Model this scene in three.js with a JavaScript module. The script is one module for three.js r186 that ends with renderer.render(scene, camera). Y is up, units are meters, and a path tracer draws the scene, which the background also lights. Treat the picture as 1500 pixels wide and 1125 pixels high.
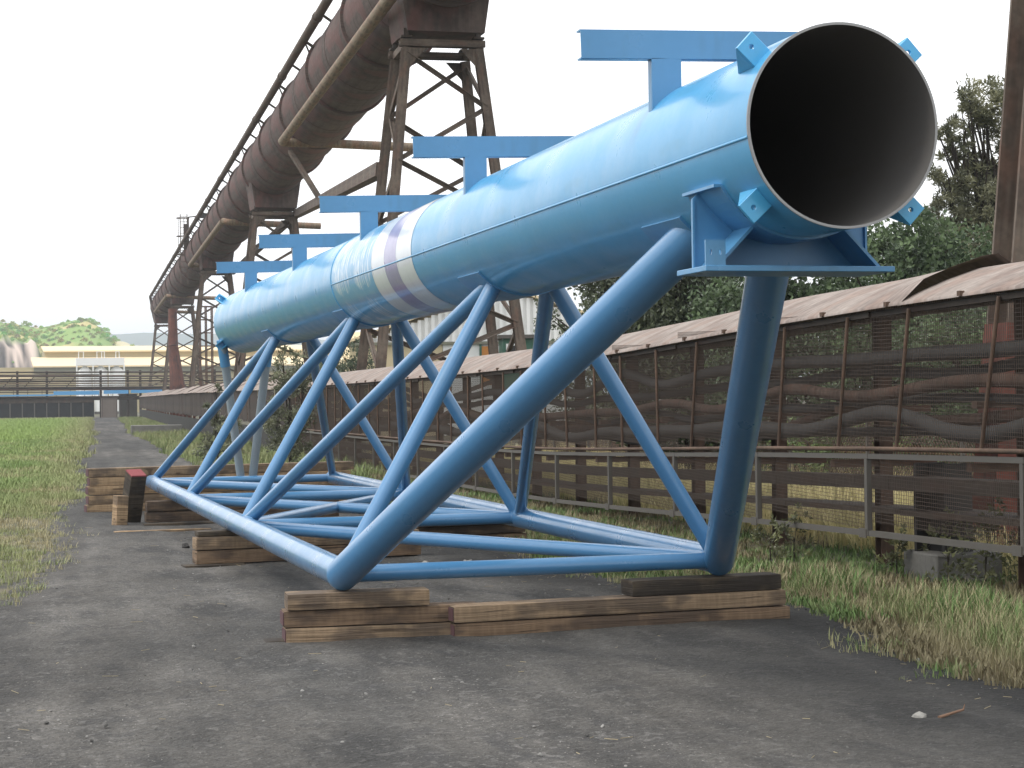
import * as THREE from 'three';
import { RoundedBoxGeometry } from 'three/addons/geometries/RoundedBoxGeometry.js';
import { mergeGeometries, toCreasedNormals } from 'three/addons/utils/BufferGeometryUtils.js';

// ---------------------------------------------------------------- camera, sky, sun, exposure
const scene = new THREE.Scene();
const camera = new THREE.PerspectiveCamera(22.69, 4 / 3, 0.1, 9000);
const CAM = new THREE.Vector3(-3.5701, 1.611, 12.5998);
camera.position.copy(CAM);
camera.rotation.order = 'YXZ';
camera.rotation.set(0.0073, -0.265, -0.01363);
camera.updateMatrixWorld();
const renderer = new THREE.WebGLRenderer({ antialias: true });
renderer.toneMapping = THREE.LinearToneMapping;
renderer.toneMappingExposure = 1.0;
renderer.shadowMap.enabled = true;

const SUN_DIR = new THREE.Vector3(-0.55, 0.80, 0.12).normalize();
const sun = new THREE.DirectionalLight(new THREE.Color(1.0, 0.95, 0.86), 1.5);
sun.position.copy(SUN_DIR).multiplyScalar(120).add(new THREE.Vector3(0, 0, -10));
sun.target.position.set(0, 0, -10);
sun.castShadow = true;
sun.shadow.radius = 22;
sun.shadow.mapSize.set(2048, 2048);
Object.assign(sun.shadow.camera, { left: -45, right: 45, top: 60, bottom: -60, near: 1, far: 320 });
scene.add(sun, sun.target);

// ---------------------------------------------------------------- numbers
function rng(seed) { let s = seed >>> 0; return () => { s = (s + 0x6D2B79F5) >>> 0; let t = s; t = Math.imul(t ^ (t >>> 15), t | 1); t ^= t + Math.imul(t ^ (t >>> 7), t | 61); return ((t ^ (t >>> 14)) >>> 0) / 4294967296; }; }
const hash = (x, y, s) => { let h = Math.imul(x, 374761393) + Math.imul(y, 668265263) + Math.imul(s, 1274126177); h = Math.imul(h ^ (h >>> 13), 1274126177); return ((h ^ (h >>> 16)) >>> 0) / 4294967296; };
const mod = (a, n) => ((a % n) + n) % n;
function vn(x, y, px, py, s) {
  const xi = Math.floor(x), yi = Math.floor(y), fx = x - xi, fy = y - yi, u = fx * fx * (3 - 2 * fx), v = fy * fy * (3 - 2 * fy);
  const a = hash(mod(xi, px), mod(yi, py), s), b = hash(mod(xi + 1, px), mod(yi, py), s), c = hash(mod(xi, px), mod(yi + 1, py), s), d = hash(mod(xi + 1, px), mod(yi + 1, py), s);
  return a + (b - a) * u + (c - a) * v + (a - b - c + d) * u * v;
}
function fbm(u, v, fx, fy, oct, s) { let a = 0, w = 0.5, t = 0; for (let o = 0; o < oct; o++) { a += w * vn(u * fx, v * fy, fx, fy, s + o); t += w; fx *= 2; fy *= 2; w *= 0.5; } return a / t; }
const clamp = (x, a = 0, b = 1) => Math.min(b, Math.max(a, x));
const sstep = (a, b, x) => { const t = clamp((x - a) / (b - a)); return t * t * (3 - 2 * t); };
const lerp = (a, b, t) => a + (b - a) * t;
const mix3 = (a, b, t) => [lerp(a[0], b[0], t), lerp(a[1], b[1], t), lerp(a[2], b[2], t)];
const enc = (x) => 255 * (x <= 0.0031308 ? 12.92 * x : 1.055 * Math.pow(x, 1 / 2.4) - 0.055);
const V = (x, y, z) => new THREE.Vector3(x, y, z);
// world point seen through pixel (px, py) of the 1500 x 1125 photograph at a depth: used to survey where things stand
function at(px, py, depth) { return V((px - 750) / 2803.2 * depth, (562.5 - py) / 2803.2 * depth, -depth).applyMatrix4(camera.matrixWorld); }
function spline(pts) { return (z) => { let i = 0; while (i < pts.length - 2 && z < pts[i + 1][0]) i++; const [a, va] = pts[i], [b, vb] = pts[i + 1], [c, vc] = pts[i + 2] ?? pts[i + 1], [p, vp] = pts[i - 1] ?? pts[i]; const t = clamp((z - a) / (b - a), -0.5, 1.5); const m0 = i > 0 ? (vb - vp) / (b - p) : (vb - va) / (b - a), m1 = c !== b ? (vc - va) / (c - a) : (vb - va) / (b - a), h = b - a; const t2 = t * t, t3 = t2 * t; return (2 * t3 - 3 * t2 + 1) * va + (t3 - 2 * t2 + t) * h * m0 + (-2 * t3 + 3 * t2) * vb + (t3 - t2) * h * m1; }; }

// ---------------------------------------------------------------- sky: bright thin overcast, computed on a sphere of directions
{
  const W = 512, H = 256, data = new Float32Array(W * H * 4);
  for (let j = 0; j < H; j++) for (let i = 0; i < W; i++) {
    const u = (i + 0.5) / W, v = (j + 0.5) / H, el = (v - 0.5) * Math.PI, az = (u - 0.5) * 2 * Math.PI;
    const d = V(Math.cos(el) * Math.cos(az), Math.sin(el), Math.cos(el) * Math.sin(az));
    const c = fbm(u, v, 8, 6, 5, 11), c2 = fbm(u, v, 20, 16, 4, 23);
    const up = Math.max(0, d.y);
    let L = 1.5 + 0.25 * up;
    L += 1.3 * Math.pow(Math.max(0, d.dot(SUN_DIR)), 5);
    const thin = sstep(0.45, 0.68, 0.7 * c + 0.3 * c2);
    L *= 1 - 0.13 * thin;
    const col = mix3([1.0, 1.0, 1.0], [0.86, 0.95, 1.06], 0.7 * thin);
    const k = (j * W + i) * 4, below = d.y < -0.02 ? 0.25 : 1;
    data[k] = L * col[0] * below; data[k + 1] = L * col[1] * below; data[k + 2] = L * col[2] * below; data[k + 3] = 1;
  }
  const t = new THREE.DataTexture(data, W, H, THREE.RGBAFormat, THREE.FloatType);
  t.mapping = THREE.EquirectangularReflectionMapping; t.magFilter = THREE.LinearFilter; t.minFilter = THREE.LinearFilter; t.wrapS = THREE.RepeatWrapping; t.needsUpdate = true;
  scene.background = t; scene.environment = t;
}
scene.fog = new THREE.FogExp2(new THREE.Color(0.88, 0.94, 1.0), 0.0004);

// ---------------------------------------------------------------- textures (colours linear in, sRGB stored)
function tex(w, h, f, srgb = true) {
  const d = new Uint8Array(w * h * 4);
  for (let j = 0; j < h; j++) for (let i = 0; i < w; i++) {
    const c = f((i + 0.5) / w, (j + 0.5) / h), k = (j * w + i) * 4;
    if (srgb) { d[k] = enc(clamp(c[0])); d[k + 1] = enc(clamp(c[1])); d[k + 2] = enc(clamp(c[2])); } else { const g = 255 * clamp(c); d[k] = d[k + 1] = d[k + 2] = g; }
    d[k + 3] = 255;
  }
  const t = new THREE.DataTexture(d, w, h); t.wrapS = t.wrapT = THREE.RepeatWrapping; t.magFilter = THREE.LinearFilter; t.minFilter = THREE.LinearMipmapLinearFilter; t.generateMipmaps = true;
  if (srgb) t.colorSpace = THREE.SRGBColorSpace; t.needsUpdate = true; return t;
}
const per = (t, sx, sy = sx) => { const c = t.clone(); c.repeat.set(1 / sx, 1 / sy); c.needsUpdate = true; return c; };

// ash track: coal grit, paler dust, straw bits
const ashF = (u, v) => {
  const big = fbm(u, v, 4, 4, 4, 1), streak = fbm(u, v, 14, 3, 4, 7), fine = fbm(u, v, 96, 96, 4, 3), g = hash(Math.floor(u * 1024), Math.floor(v * 1024), 5);
  let c = mix3([0.031, 0.0295, 0.028], [0.070, 0.0655, 0.060], sstep(0.32, 0.68, 0.5 * big + 0.5 * streak));
  const k = 0.6 + 0.8 * fine; c = [c[0] * k, c[1] * k, c[2] * k];
  const dk = sstep(0.63, 0.72, fbm(u, v, 22, 16, 3, 51)); c = mix3(c, [0.030, 0.029, 0.030], 0.4 * dk);
  const clod = sstep(0.66, 0.76, fbm(u, v, 70, 70, 2, 61)); c = mix3(c, [0.13, 0.125, 0.12], 0.4 * clod);
  const g2 = hash(Math.floor(u * 340), Math.floor(v * 340), 9); if (g2 > 0.996) c = [0.2, 0.19, 0.175]; else if (g2 < 0.006) c = [0.013, 0.013, 0.014]; if (g > 0.996) c = [0.34, 0.33, 0.31]; else if (g > 0.985) c = [0.17, 0.165, 0.155]; else if (g < 0.03) c = [0.014, 0.014, 0.015];
  return c;
};
const T_ash = tex(1024, 1024, ashF);
const T_ashB = tex(1024, 1024, (u, v) => 0.4 * fbm(u, v, 60, 60, 4, 3) + 0.2 * fbm(u, v, 14, 10, 4, 51) + 0.4 * fbm(u, v, 170, 170, 2, 77), false);
const T_soil = tex(1024, 1024, (u, v) => {
  const a = fbm(u, v, 6, 6, 5, 31), b = fbm(u, v, 60, 60, 4, 33), c0 = fbm(u, v, 12, 12, 4, 37);
  let c = mix3([0.042, 0.039, 0.034], [0.085, 0.082, 0.045], sstep(0.35, 0.6, a)); c = mix3(c, [0.16, 0.135, 0.08], 0.6 * sstep(0.5, 0.68, c0));
  const k = 0.55 + 0.9 * b; return [c[0] * k, c[1] * k, c[2] * k];
});
// timber, grain along u
const woodF = (u, v) => {
  const warp = 0.06 * fbm(u, v, 3, 3, 3, 41), g = fbm(u, v + warp, 3, 60, 4, 43), g2 = fbm(u, v + warp, 8, 150, 3, 47), st = fbm(u, v, 7, 4, 4, 53);
  let c = mix3([0.125, 0.09, 0.06], [0.255, 0.19, 0.13], sstep(0.2, 0.8, 0.5 * g + 0.25 * g2 + 0.25 * fbm(u, v, 90, 4, 3, 63)));
  c = mix3(c, [0.06, 0.047, 0.04], 0.75 * sstep(0.46, 0.72, st)); const kn = fbm(u, v, 9, 5, 1, 67); c = mix3(c, [0.05, 0.032, 0.022], 0.8 * sstep(0.93, 0.98, kn));
  const crack = sstep(0.74, 0.80, fbm(u, v + warp, 4, 70, 2, 59)); return mix3(c, [0.03, 0.02, 0.014], 0.8 * crack);
};
const T_wood = tex(1024, 512, woodF);
const T_woodB = tex(1024, 512, (u, v) => { const warp = 0.06 * fbm(u, v, 3, 3, 3, 41); return 0.7 * fbm(u, v + warp, 5, 90, 3, 43) + 0.3 * fbm(u, v, 20, 30, 3, 71); }, false);
// rusty plate
const rustF = (lo, hi, red, s) => (u, v) => {
  const a = fbm(u, v, 5, 5, 5, s), b = fbm(u, v, 40, 40, 4, s + 2), r = fbm(u, v, 8, 4, 4, s + 4), dr = fbm(u, v, 50, 3, 3, s + 6);
  let c = mix3(lo, hi, sstep(0.3, 0.7, 0.6 * a + 0.4 * dr)); c = mix3(c, red, 0.75 * sstep(0.48, 0.7, r)); const k = 0.7 + 0.6 * b; return [c[0] * k, c[1] * k, c[2] * k];
};
const T_rust = tex(512, 512, rustF([0.062, 0.044, 0.038], [0.118, 0.088, 0.076], [0.135, 0.062, 0.055], 101));
const T_steel = tex(512, 512, rustF([0.07, 0.052, 0.04], [0.135, 0.105, 0.082], [0.12, 0.07, 0.05], 131));
const T_roof = tex(512, 512, rustF([0.20, 0.158, 0.138], [0.31, 0.262, 0.232], [0.24, 0.172, 0.142], 151));
const T_red = tex(512, 512, rustF([0.11, 0.035, 0.025], [0.19, 0.055, 0.038], [0.07, 0.03, 0.025], 171));
const T_paint = tex(512, 512, (u, v) => { const a = fbm(u, v, 4, 4, 4, 191), b = fbm(u, v, 60, 60, 3, 193); const k = 0.9 + 0.14 * a + 0.06 * b; const ds = sstep(0.62, 0.75, fbm(u, v, 10, 3, 4, 195)) * 0.5, sc = sstep(0.80, 0.83, fbm(u, v, 3, 120, 2, 197)) * 0.35; let c = mix3([k * 0.95, k * 0.955, k * 0.96], [0.86, 0.82, 0.76], ds); return mix3(c, [1, 1, 1], sc); });
const T_paintR = tex(512, 512, (u, v) => 0.30 + 0.5 * fbm(u, v, 6, 6, 5, 211) + 0.1 * fbm(u, v, 60, 60, 2, 213), false);
const T_paintB = tex(512, 512, (u, v) => 0.7 * fbm(u, v, 24, 24, 3, 223) + 0.3 * fbm(u, v, 6, 6, 2, 227), false);
const T_conc = tex(512, 512, (u, v) => { const a = fbm(u, v, 5, 5, 5, 231), b = fbm(u, v, 70, 70, 3, 233), k = 0.6 + 0.5 * a + 0.3 * b; return [0.26 * k, 0.25 * k, 0.23 * k]; });
const T_band = tex(256, 256, (u, v) => { const k = 0.88 + 0.2 * fbm(u, v, 5, 30, 4, 241); return [k, k, k]; });

// ---------------------------------------------------------------- materials
const std = (o) => new THREE.MeshStandardMaterial({ side: THREE.DoubleSide, roughness: 0.85, ...o });
const lin = (r, g, b) => new THREE.Color().setRGB(r, g, b);
const gloss = (c, o = {}) => new THREE.MeshPhysicalMaterial({ color: c, roughness: 0.6, clearcoat: 0.8, clearcoatRoughness: 0.13, side: THREE.DoubleSide, map: per(T_paint, 1.6), roughnessMap: per(T_paintR, 1.3), ...o });
const M = {
  blue: gloss(lin(0.064, 0.212, 0.41), { clearcoat: 0.65 }),
  blueFlat: gloss(lin(0.085, 0.265, 0.475), { clearcoat: 0.3, clearcoatRoughness: 0.4 }),
  lug: gloss(lin(0.07, 0.39, 0.68), { clearcoat: 0.4 }),
  pipe: gloss(lin(0.068, 0.335, 0.60), { clearcoat: 0.5, clearcoatRoughness: 0.14, bumpMap: per(T_paintB, 1.3), bumpScale: 0.0005 }),
  white: gloss(lin(0.66, 0.70, 0.74), { map: per(T_band, 1) }),
  violet: gloss(lin(0.27, 0.25, 0.46), { map: per(T_band, 1) }),
  bare: std({ color: lin(0.30, 0.30, 0.30), metalness: 0.5, roughness: 0.5, map: per(T_band, 0.2) }),
  primer: std({ color: lin(0.125, 0.118, 0.112), roughness: 0.55, map: per(T_paint, 1.2), side: THREE.DoubleSide }),
  galv: std({ color: lin(0.27, 0.32, 0.35), roughness: 0.55, map: per(T_paint, 1.2) }),
  rust: std({ map: per(T_rust, 5), bumpMap: per(T_rust, 5), bumpScale: 0.012 }),
  steel: std({ map: per(T_steel, 2.4), roughness: 0.8 }),
  steelDark: std({ map: per(T_steel, 2.4), color: lin(0.5, 0.48, 0.47) }),
  red: std({ map: per(T_red, 3) }),
  roof: std({ map: per(T_roof, 2.2), roughness: 0.9 }),
  mesh: std({ color: lin(0.085, 0.063, 0.05), roughness: 0.9 }),
  frame: std({ color: lin(0.098, 0.088, 0.076), roughness: 0.6, map: per(T_paint, 1) }),
  rod: std({ map: per(T_steel, 1.2), color: lin(0.95, 0.78, 0.68) }),
  hose: std({ color: lin(0.062, 0.060, 0.058), roughness: 0.8 }),
  hoseRed: std({ map: per(T_steel, 2), color: lin(1.0, 0.8, 0.75) }),
  pale: std({ map: per(T_steel, 2), color: lin(2.0, 2.0, 1.75), roughness: 0.7 }),
  sheetDark: std({ map: per(T_steel, 1.3), color: lin(0.33, 0.29, 0.27) }),
  skirt: std({ color: lin(0.085, 0.08, 0.076), map: per(T_conc, 2) }),
  cabinet: std({ color: lin(0.17, 0.14, 0.12), map: per(T_paint, 1) }),
  slate: std({ color: lin(0.065, 0.07, 0.08), map: per(T_conc, 2) }),
  redDull: std({ map: per(T_red, 3), color: lin(0.8, 1.0, 1.0) }),
  innerPost: std({ map: per(T_steel, 2), color: lin(0.85, 0.66, 0.58) }),
  conc: std({ color: lin(0.62, 0.62, 0.62), map: per(T_conc, 1.5), bumpMap: per(T_conc, 1.5), bumpScale: 0.006 }),
  hut: std({ color: lin(0.05, 0.13, 0.09) }),
  whiteWall: std({ color: lin(0.84, 0.84, 0.82) }),
  cream: std({ color: lin(0.56, 0.47, 0.30) }),
  shedRoof: std({ color: lin(0.74, 0.60, 0.38) }),
  shedWall: std({ color: lin(0.42, 0.36, 0.22) }),
  shedDark: std({ color: lin(0.20, 0.20, 0.15) }),
  orange: std({ color: lin(0.58, 0.24, 0.06) }),
  dark: std({ color: lin(0.035, 0.032, 0.03) }),
  rackBlue: std({ color: lin(0.10, 0.33, 0.62), roughness: 0.5 }),
  pebble: std({ color: lin(0.16, 0.155, 0.15), roughness: 0.95 }),
  stone: std({ map: per(T_conc, 0.4), bumpMap: per(T_conc, 0.4), bumpScale: 0.004 }),
  endPaint: std({ color: lin(0.095, 0.045, 0.05), roughness: 0.85, map: per(T_paint, 0.5) }),
  pink: std({ color: lin(0.24, 0.055, 0.06), roughness: 0.85, map: per(T_paint, 0.5) }),
  bark: std({ color: lin(0.10, 0.075, 0.055), map: per(T_conc, 0.7) }),
  leaf: new THREE.MeshPhysicalMaterial({ vertexColors: true, roughness: 0.9, transmission: 0.35, thickness: 0, side: THREE.DoubleSide }),
  blade: new THREE.MeshPhysicalMaterial({ roughness: 0.75, side: THREE.DoubleSide }),
};
const T_over = tex(512, 512, (u, v) => { const st = fbm(u, v, 5, 90, 4, 251), pz = fbm(u, v, 6, 4, 3, 257), k = clamp(sstep(0.45, 0.62, st) * sstep(0.42, 0.6, pz) * 0.85 + 0.06); return mix3([0.065, 0.32, 0.575], [0.62, 0.70, 0.76], k); });
M.overspray = gloss(lin(1, 1, 1), { map: T_over, clearcoat: 0.6 });
const wood = (r, g, b) => std({ map: per(T_wood, 1.9, 0.5), bumpMap: per(T_woodB, 1.9, 0.5), bumpScale: 0.006, color: lin(r, g, b), roughness: 0.9 });
const WOODS = [wood(1.28, 1.22, 1.12), wood(0.98, 0.88, 0.80), wood(0.56, 0.51, 0.49), wood(1.65, 1.52, 1.28), wood(0.36, 0.37, 0.37)];

// ---------------------------------------------------------------- object helpers
const used = {};
function numbered(n) { const k = used[n] = (used[n] ?? -1) + 1; return k ? `${n}_${String(k).padStart(3, '0')}` : n; }
function tag(o, label, category, group) { o.userData.label = label; o.userData.category = category; if (group) o.userData.group = group; return o; }
function thing(name, label, category, pos = [0, 0, 0], turn = 0, group) {
  const g = new THREE.Group(); g.name = numbered(name); g.position.set(...pos); g.rotation.y = turn; scene.add(g); return tag(g, label, category, group);
}
function part(parent, name, geo, mat, label) {
  const m = new THREE.Mesh(Array.isArray(geo) ? join(geo) : geo, mat); m.name = name; m.castShadow = m.receiveShadow = true; parent.add(m); if (label) m.userData.label = label; return m;
}
function single(name, label, category, geo, mat, group, pos) {
  const m = new THREE.Mesh(Array.isArray(geo) ? join(geo) : geo, mat); m.name = numbered(name); m.castShadow = m.receiveShadow = true; if (pos) m.position.set(...pos); scene.add(m); return tag(m, label, category, group);
}
function struct(name, geo, mat) { const m = new THREE.Mesh(geo, mat); m.name = name; m.castShadow = m.receiveShadow = true; m.userData.kind = 'structure'; scene.add(m); return m; }
function join(list) {
  const clean = list.map((g) => { let q = g.index ? g.toNonIndexed() : g; for (const k of Object.keys(q.attributes)) if (!['position', 'normal', 'uv'].includes(k)) q.deleteAttribute(k); return q; });
  return clean.length === 1 ? clean[0] : mergeGeometries(clean);
}
// uv in metres from the axes of the geometry
function metres(g, du = 0, dv = 0) {
  if (g.index) g = g.toNonIndexed();
  const p = g.attributes.position, n = g.attributes.normal, uv = new Float32Array(p.count * 2);
  for (let i = 0; i < p.count; i++) {
    const ax = Math.abs(n.getX(i)), ay = Math.abs(n.getY(i)), az = Math.abs(n.getZ(i)), x = p.getX(i), y = p.getY(i), z = p.getZ(i);
    let a, b; if (ay >= ax && ay >= az) { a = x; b = z; } else if (az >= ax) { a = x; b = y; } else { a = z; b = y; }
    uv[2 * i] = a + du; uv[2 * i + 1] = b + dv;
  }
  g.setAttribute('uv', new THREE.BufferAttribute(uv, 2)); return g;
}
const UP = V(0, 1, 0);
function frameOf(A, B, roll = 0) { const d = B.clone().sub(A), L = d.length(); const q = new THREE.Quaternion().setFromUnitVectors(UP, d.normalize()); if (roll) q.multiply(new THREE.Quaternion().setFromAxisAngle(UP, roll)); return { q, L, m: new THREE.Matrix4().compose(A.clone().add(B).multiplyScalar(0.5), q, V(1, 1, 1)) }; }
function scaleUV(g, su, sv) { const uv = g.attributes.uv; for (let i = 0; i < uv.count; i++) uv.setXY(i, uv.getX(i) * su, uv.getY(i) * sv); return g; }
function tube(A, B, r, seg = 28, open = false) { const { L, m } = frameOf(A, B); const g = new THREE.CylinderGeometry(r, r, L, seg, 1, open); scaleUV(g, 2 * Math.PI * r, L); return g.applyMatrix4(m); }
function cone(A, B, r0, r1, seg = 16) { const { L, m } = frameOf(A, B); const g = new THREE.CylinderGeometry(r1, r0, L, seg, 1); scaleUV(g, 2 * Math.PI * r0, L); return g.applyMatrix4(m); }
function bar(A, B, w, d, roll = 0) { const { L, m } = frameOf(A, B, roll); return metres(new THREE.BoxGeometry(w, L, d)).applyMatrix4(m); }
function box(x0, x1, y0, y1, z0, z1) { return metres(new THREE.BoxGeometry(x1 - x0, y1 - y0, z1 - z0)).translate((x0 + x1) / 2, (y0 + y1) / 2, (z0 + z1) / 2); }
function ibeam(A, B, w, d, t, roll = 0) { // flanges w wide, d apart
  const { L, m } = frameOf(A, B, roll);
  return join([metres(new THREE.BoxGeometry(w, L, t)).translate(0, 0, d / 2 - t / 2), metres(new THREE.BoxGeometry(w, L, t)).translate(0, 0, -d / 2 + t / 2), metres(new THREE.BoxGeometry(t, L - 0.004, d - 2 * t))]).applyMatrix4(m);
}
function angleIron(A, B, w, t, roll = 0) { const { L, m } = frameOf(A, B, roll); return join([metres(new THREE.BoxGeometry(w, L, t)), metres(new THREE.BoxGeometry(t, L - 0.004, w)).translate(-w / 2 + t / 2, 0, w / 2 + t / 2 - 0.001)]).applyMatrix4(m); }
function curve(pts, r, seg, rad = 10, tension = 0.5) { const c = new THREE.CatmullRomCurve3(pts, false, 'catmullrom', tension); const g = new THREE.TubeGeometry(c, seg, r, rad, false); scaleUV(g, c.getLength(), 2 * Math.PI * r); return g; }
function extr(shapePts, depth, bevel = 0) { const s = new THREE.Shape(shapePts.map(([x, y]) => new THREE.Vector2(x, y))); return new THREE.ExtrudeGeometry(s, { depth, bevelEnabled: bevel > 0, bevelSize: bevel, bevelThickness: bevel, bevelSegments: 1, curveSegments: 24 }); }

// ---------------------------------------------------------------- ground and track
const pathL = spline([[14, -7.5], [3, -5.4], [-2, -4.2], [-5, -3.42], [-14.5, -2.77], [-29.5, -2.1], [-81, 0.67], [-150, 4.0], [-225, 7.6]]);
const pathR = spline([[14, 2.2], [6, 2.0], [3.3, 1.85], [2.1, 1.75], [-0.8, 2.2], [-2.3, 1.95], [-4, 1.55], [-8, 1.8], [-14, 1.9], [-26, 1.6], [-31, 1.35], [-51, 2.0], [-88, 3.5], [-150, 7.0], [-225, 11.0]]);
const edgeN = (z, s) => 0.35 * (fbm(mod(z, 64) / 64, 0.3, 40, 4, 4, s) - 0.5) + 0.9 * (fbm(mod(z, 64) / 64, 0.7, 12, 4, 3, s + 9) - 0.5);
const LEFT = (z) => pathL(z) + edgeN(z, 301), RIGHT = (z) => pathR(z) + 0.8 * edgeN(z, 331);
{
  const g = new THREE.PlaneGeometry(9000, 9000, 60, 60); g.rotateX(-Math.PI / 2); g.translate(0, 0, -3000);
  const p = g.attributes.position, uv = g.attributes.uv; for (let i = 0; i < p.count; i++) uv.setXY(i, p.getX(i), p.getZ(i));
  struct('ground', g, std({ map: per(T_soil, 7), roughness: 1 }));
  const rows = [], cols = 40; let z = 13; while (z > -222) { rows.push(z); z -= z > -12 ? 0.1 : z > -40 ? 0.25 : 1.0; }
  const pos = [], uvs = [], col = [], idx = [];
  rows.forEach((z) => { const l = LEFT(z), r = RIGHT(z); for (let c = 0; c <= cols; c++) { const t = c / cols, x = lerp(l, r, t), e = Math.min(1, Math.min(t, 1 - t) * 10);
    const tx = mod(x, 32) / 32, tz = mod(z, 64) / 64;
    let y = 0.003 + e * (0.03 * fbm(tx, tz, 110, 220, 3, 401) + 0.02 * fbm(tx, tz, 12, 20, 3, 405) - 0.012 * Math.exp(-Math.pow((t - 0.32) / 0.05, 2)) - 0.012 * Math.exp(-Math.pow((t - 0.62) / 0.05, 2)));
    const dust = sstep(0.38, 0.66, fbm(tx, tz, 14, 9, 4, 411)), dk = sstep(0.5, 0.7, fbm(tx, tz, 20, 40, 3, 417));
    const sw = fbm(mod(x + 0.05 * z, 32) / 32, tz, 150, 7, 3, 441); const rim = sstep(0.78, 0.97, t + 0.25 * (fbm(tx, tz, 40, 60, 3, 431) - 0.5)) * sstep(-16, -4, z), k = lerp(0.8, 1.36, dust) * lerp(1, 0.70, dk) * lerp(1, 0.62, rim) * lerp(0.82, 1.22, sstep(0.34, 0.66, sw)), w = 0.035 * dust;
    pos.push(x, Math.max(y, 0.004), z); uvs.push(x, z); col.push(k + w, k, k - w); } });
  const n = cols + 1; for (let r = 0; r < rows.length - 1; r++) for (let c = 0; c < cols; c++) { const a = r * n + c, b = a + 1, d = a + n, e = d + 1; idx.push(a, b, d, b, e, d); }
  const q = new THREE.BufferGeometry(); q.setAttribute('position', new THREE.Float32BufferAttribute(pos, 3)); q.setAttribute('uv', new THREE.Float32BufferAttribute(uvs, 2)); q.setAttribute('color', new THREE.Float32BufferAttribute(col, 3)); q.setIndex(idx); q.computeVertexNormals();
  struct('track', q, std({ map: per(T_ash, 2.7, 3.1), bumpMap: per(T_ashB, 2.7, 3.1), bumpScale: 0.026, vertexColors: true, roughness: 0.95 }));
}

// ---------------------------------------------------------------- the blue pipe truss
const HY = 2.742, PR = 0.4456, ZF = 4.989, ZB = -15.5, BAY = 5.254, CY = 0.425, CX = 1.335;
const Ln = (k, s) => V(s * CX, CY, -k * BAY);
const Tn = (k, s) => V(s * 0.181, 2.421, k === 0 ? 3.806 : -0.2 - (k - 1) * BAY);
// a tube from A towards B whose far end is cut to sit on the pipe
function fishTube(A, B, r, seg = 28) {
  const d = B.clone().sub(A).normalize(), q = new THREE.Quaternion().setFromUnitVectors(UP, d), pos = [], uv = [], idx = [], c2 = (PR - 0.002) ** 2;
  for (let i = 0; i <= seg; i++) {
    const a = i / seg * 2 * Math.PI, o = V(Math.cos(a) * r, 0, Math.sin(a) * r).applyQuaternion(q).add(A);
    const oy = o.y - HY, aa = d.x * d.x + d.y * d.y, bb = 2 * (o.x * d.x + oy * d.y), cc = o.x * o.x + oy * oy - c2, D = Math.max(0, bb * bb - 4 * aa * cc), t = (-bb - Math.sqrt(D)) / (2 * aa), e = o.clone().addScaledVector(d, t);
    pos.push(o.x, o.y, o.z, e.x, e.y, e.z); uv.push(a * r, 0, a * r, t);
  }
  for (let i = 0; i < seg; i++) { const a = 2 * i; idx.push(a, a + 1, a + 2, a + 1, a + 3, a + 2); }
  const g = new THREE.BufferGeometry(); g.setAttribute('position', new THREE.Float32BufferAttribute(pos, 3)); g.setAttribute('uv', new THREE.Float32BufferAttribute(uv, 2)); g.setIndex(idx); g.computeVertexNormals();
  // close the seam of the normals
  const n = g.attributes.normal, l = 2 * seg; for (const k of [0, 1]) { const s = V(n.getX(k) + n.getX(l + k), n.getY(k) + n.getY(l + k), n.getZ(k) + n.getZ(l + k)).normalize(); n.setXYZ(k, s.x, s.y, s.z); n.setXYZ(l + k, s.x, s.y, s.z); }
  return g;
}
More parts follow.
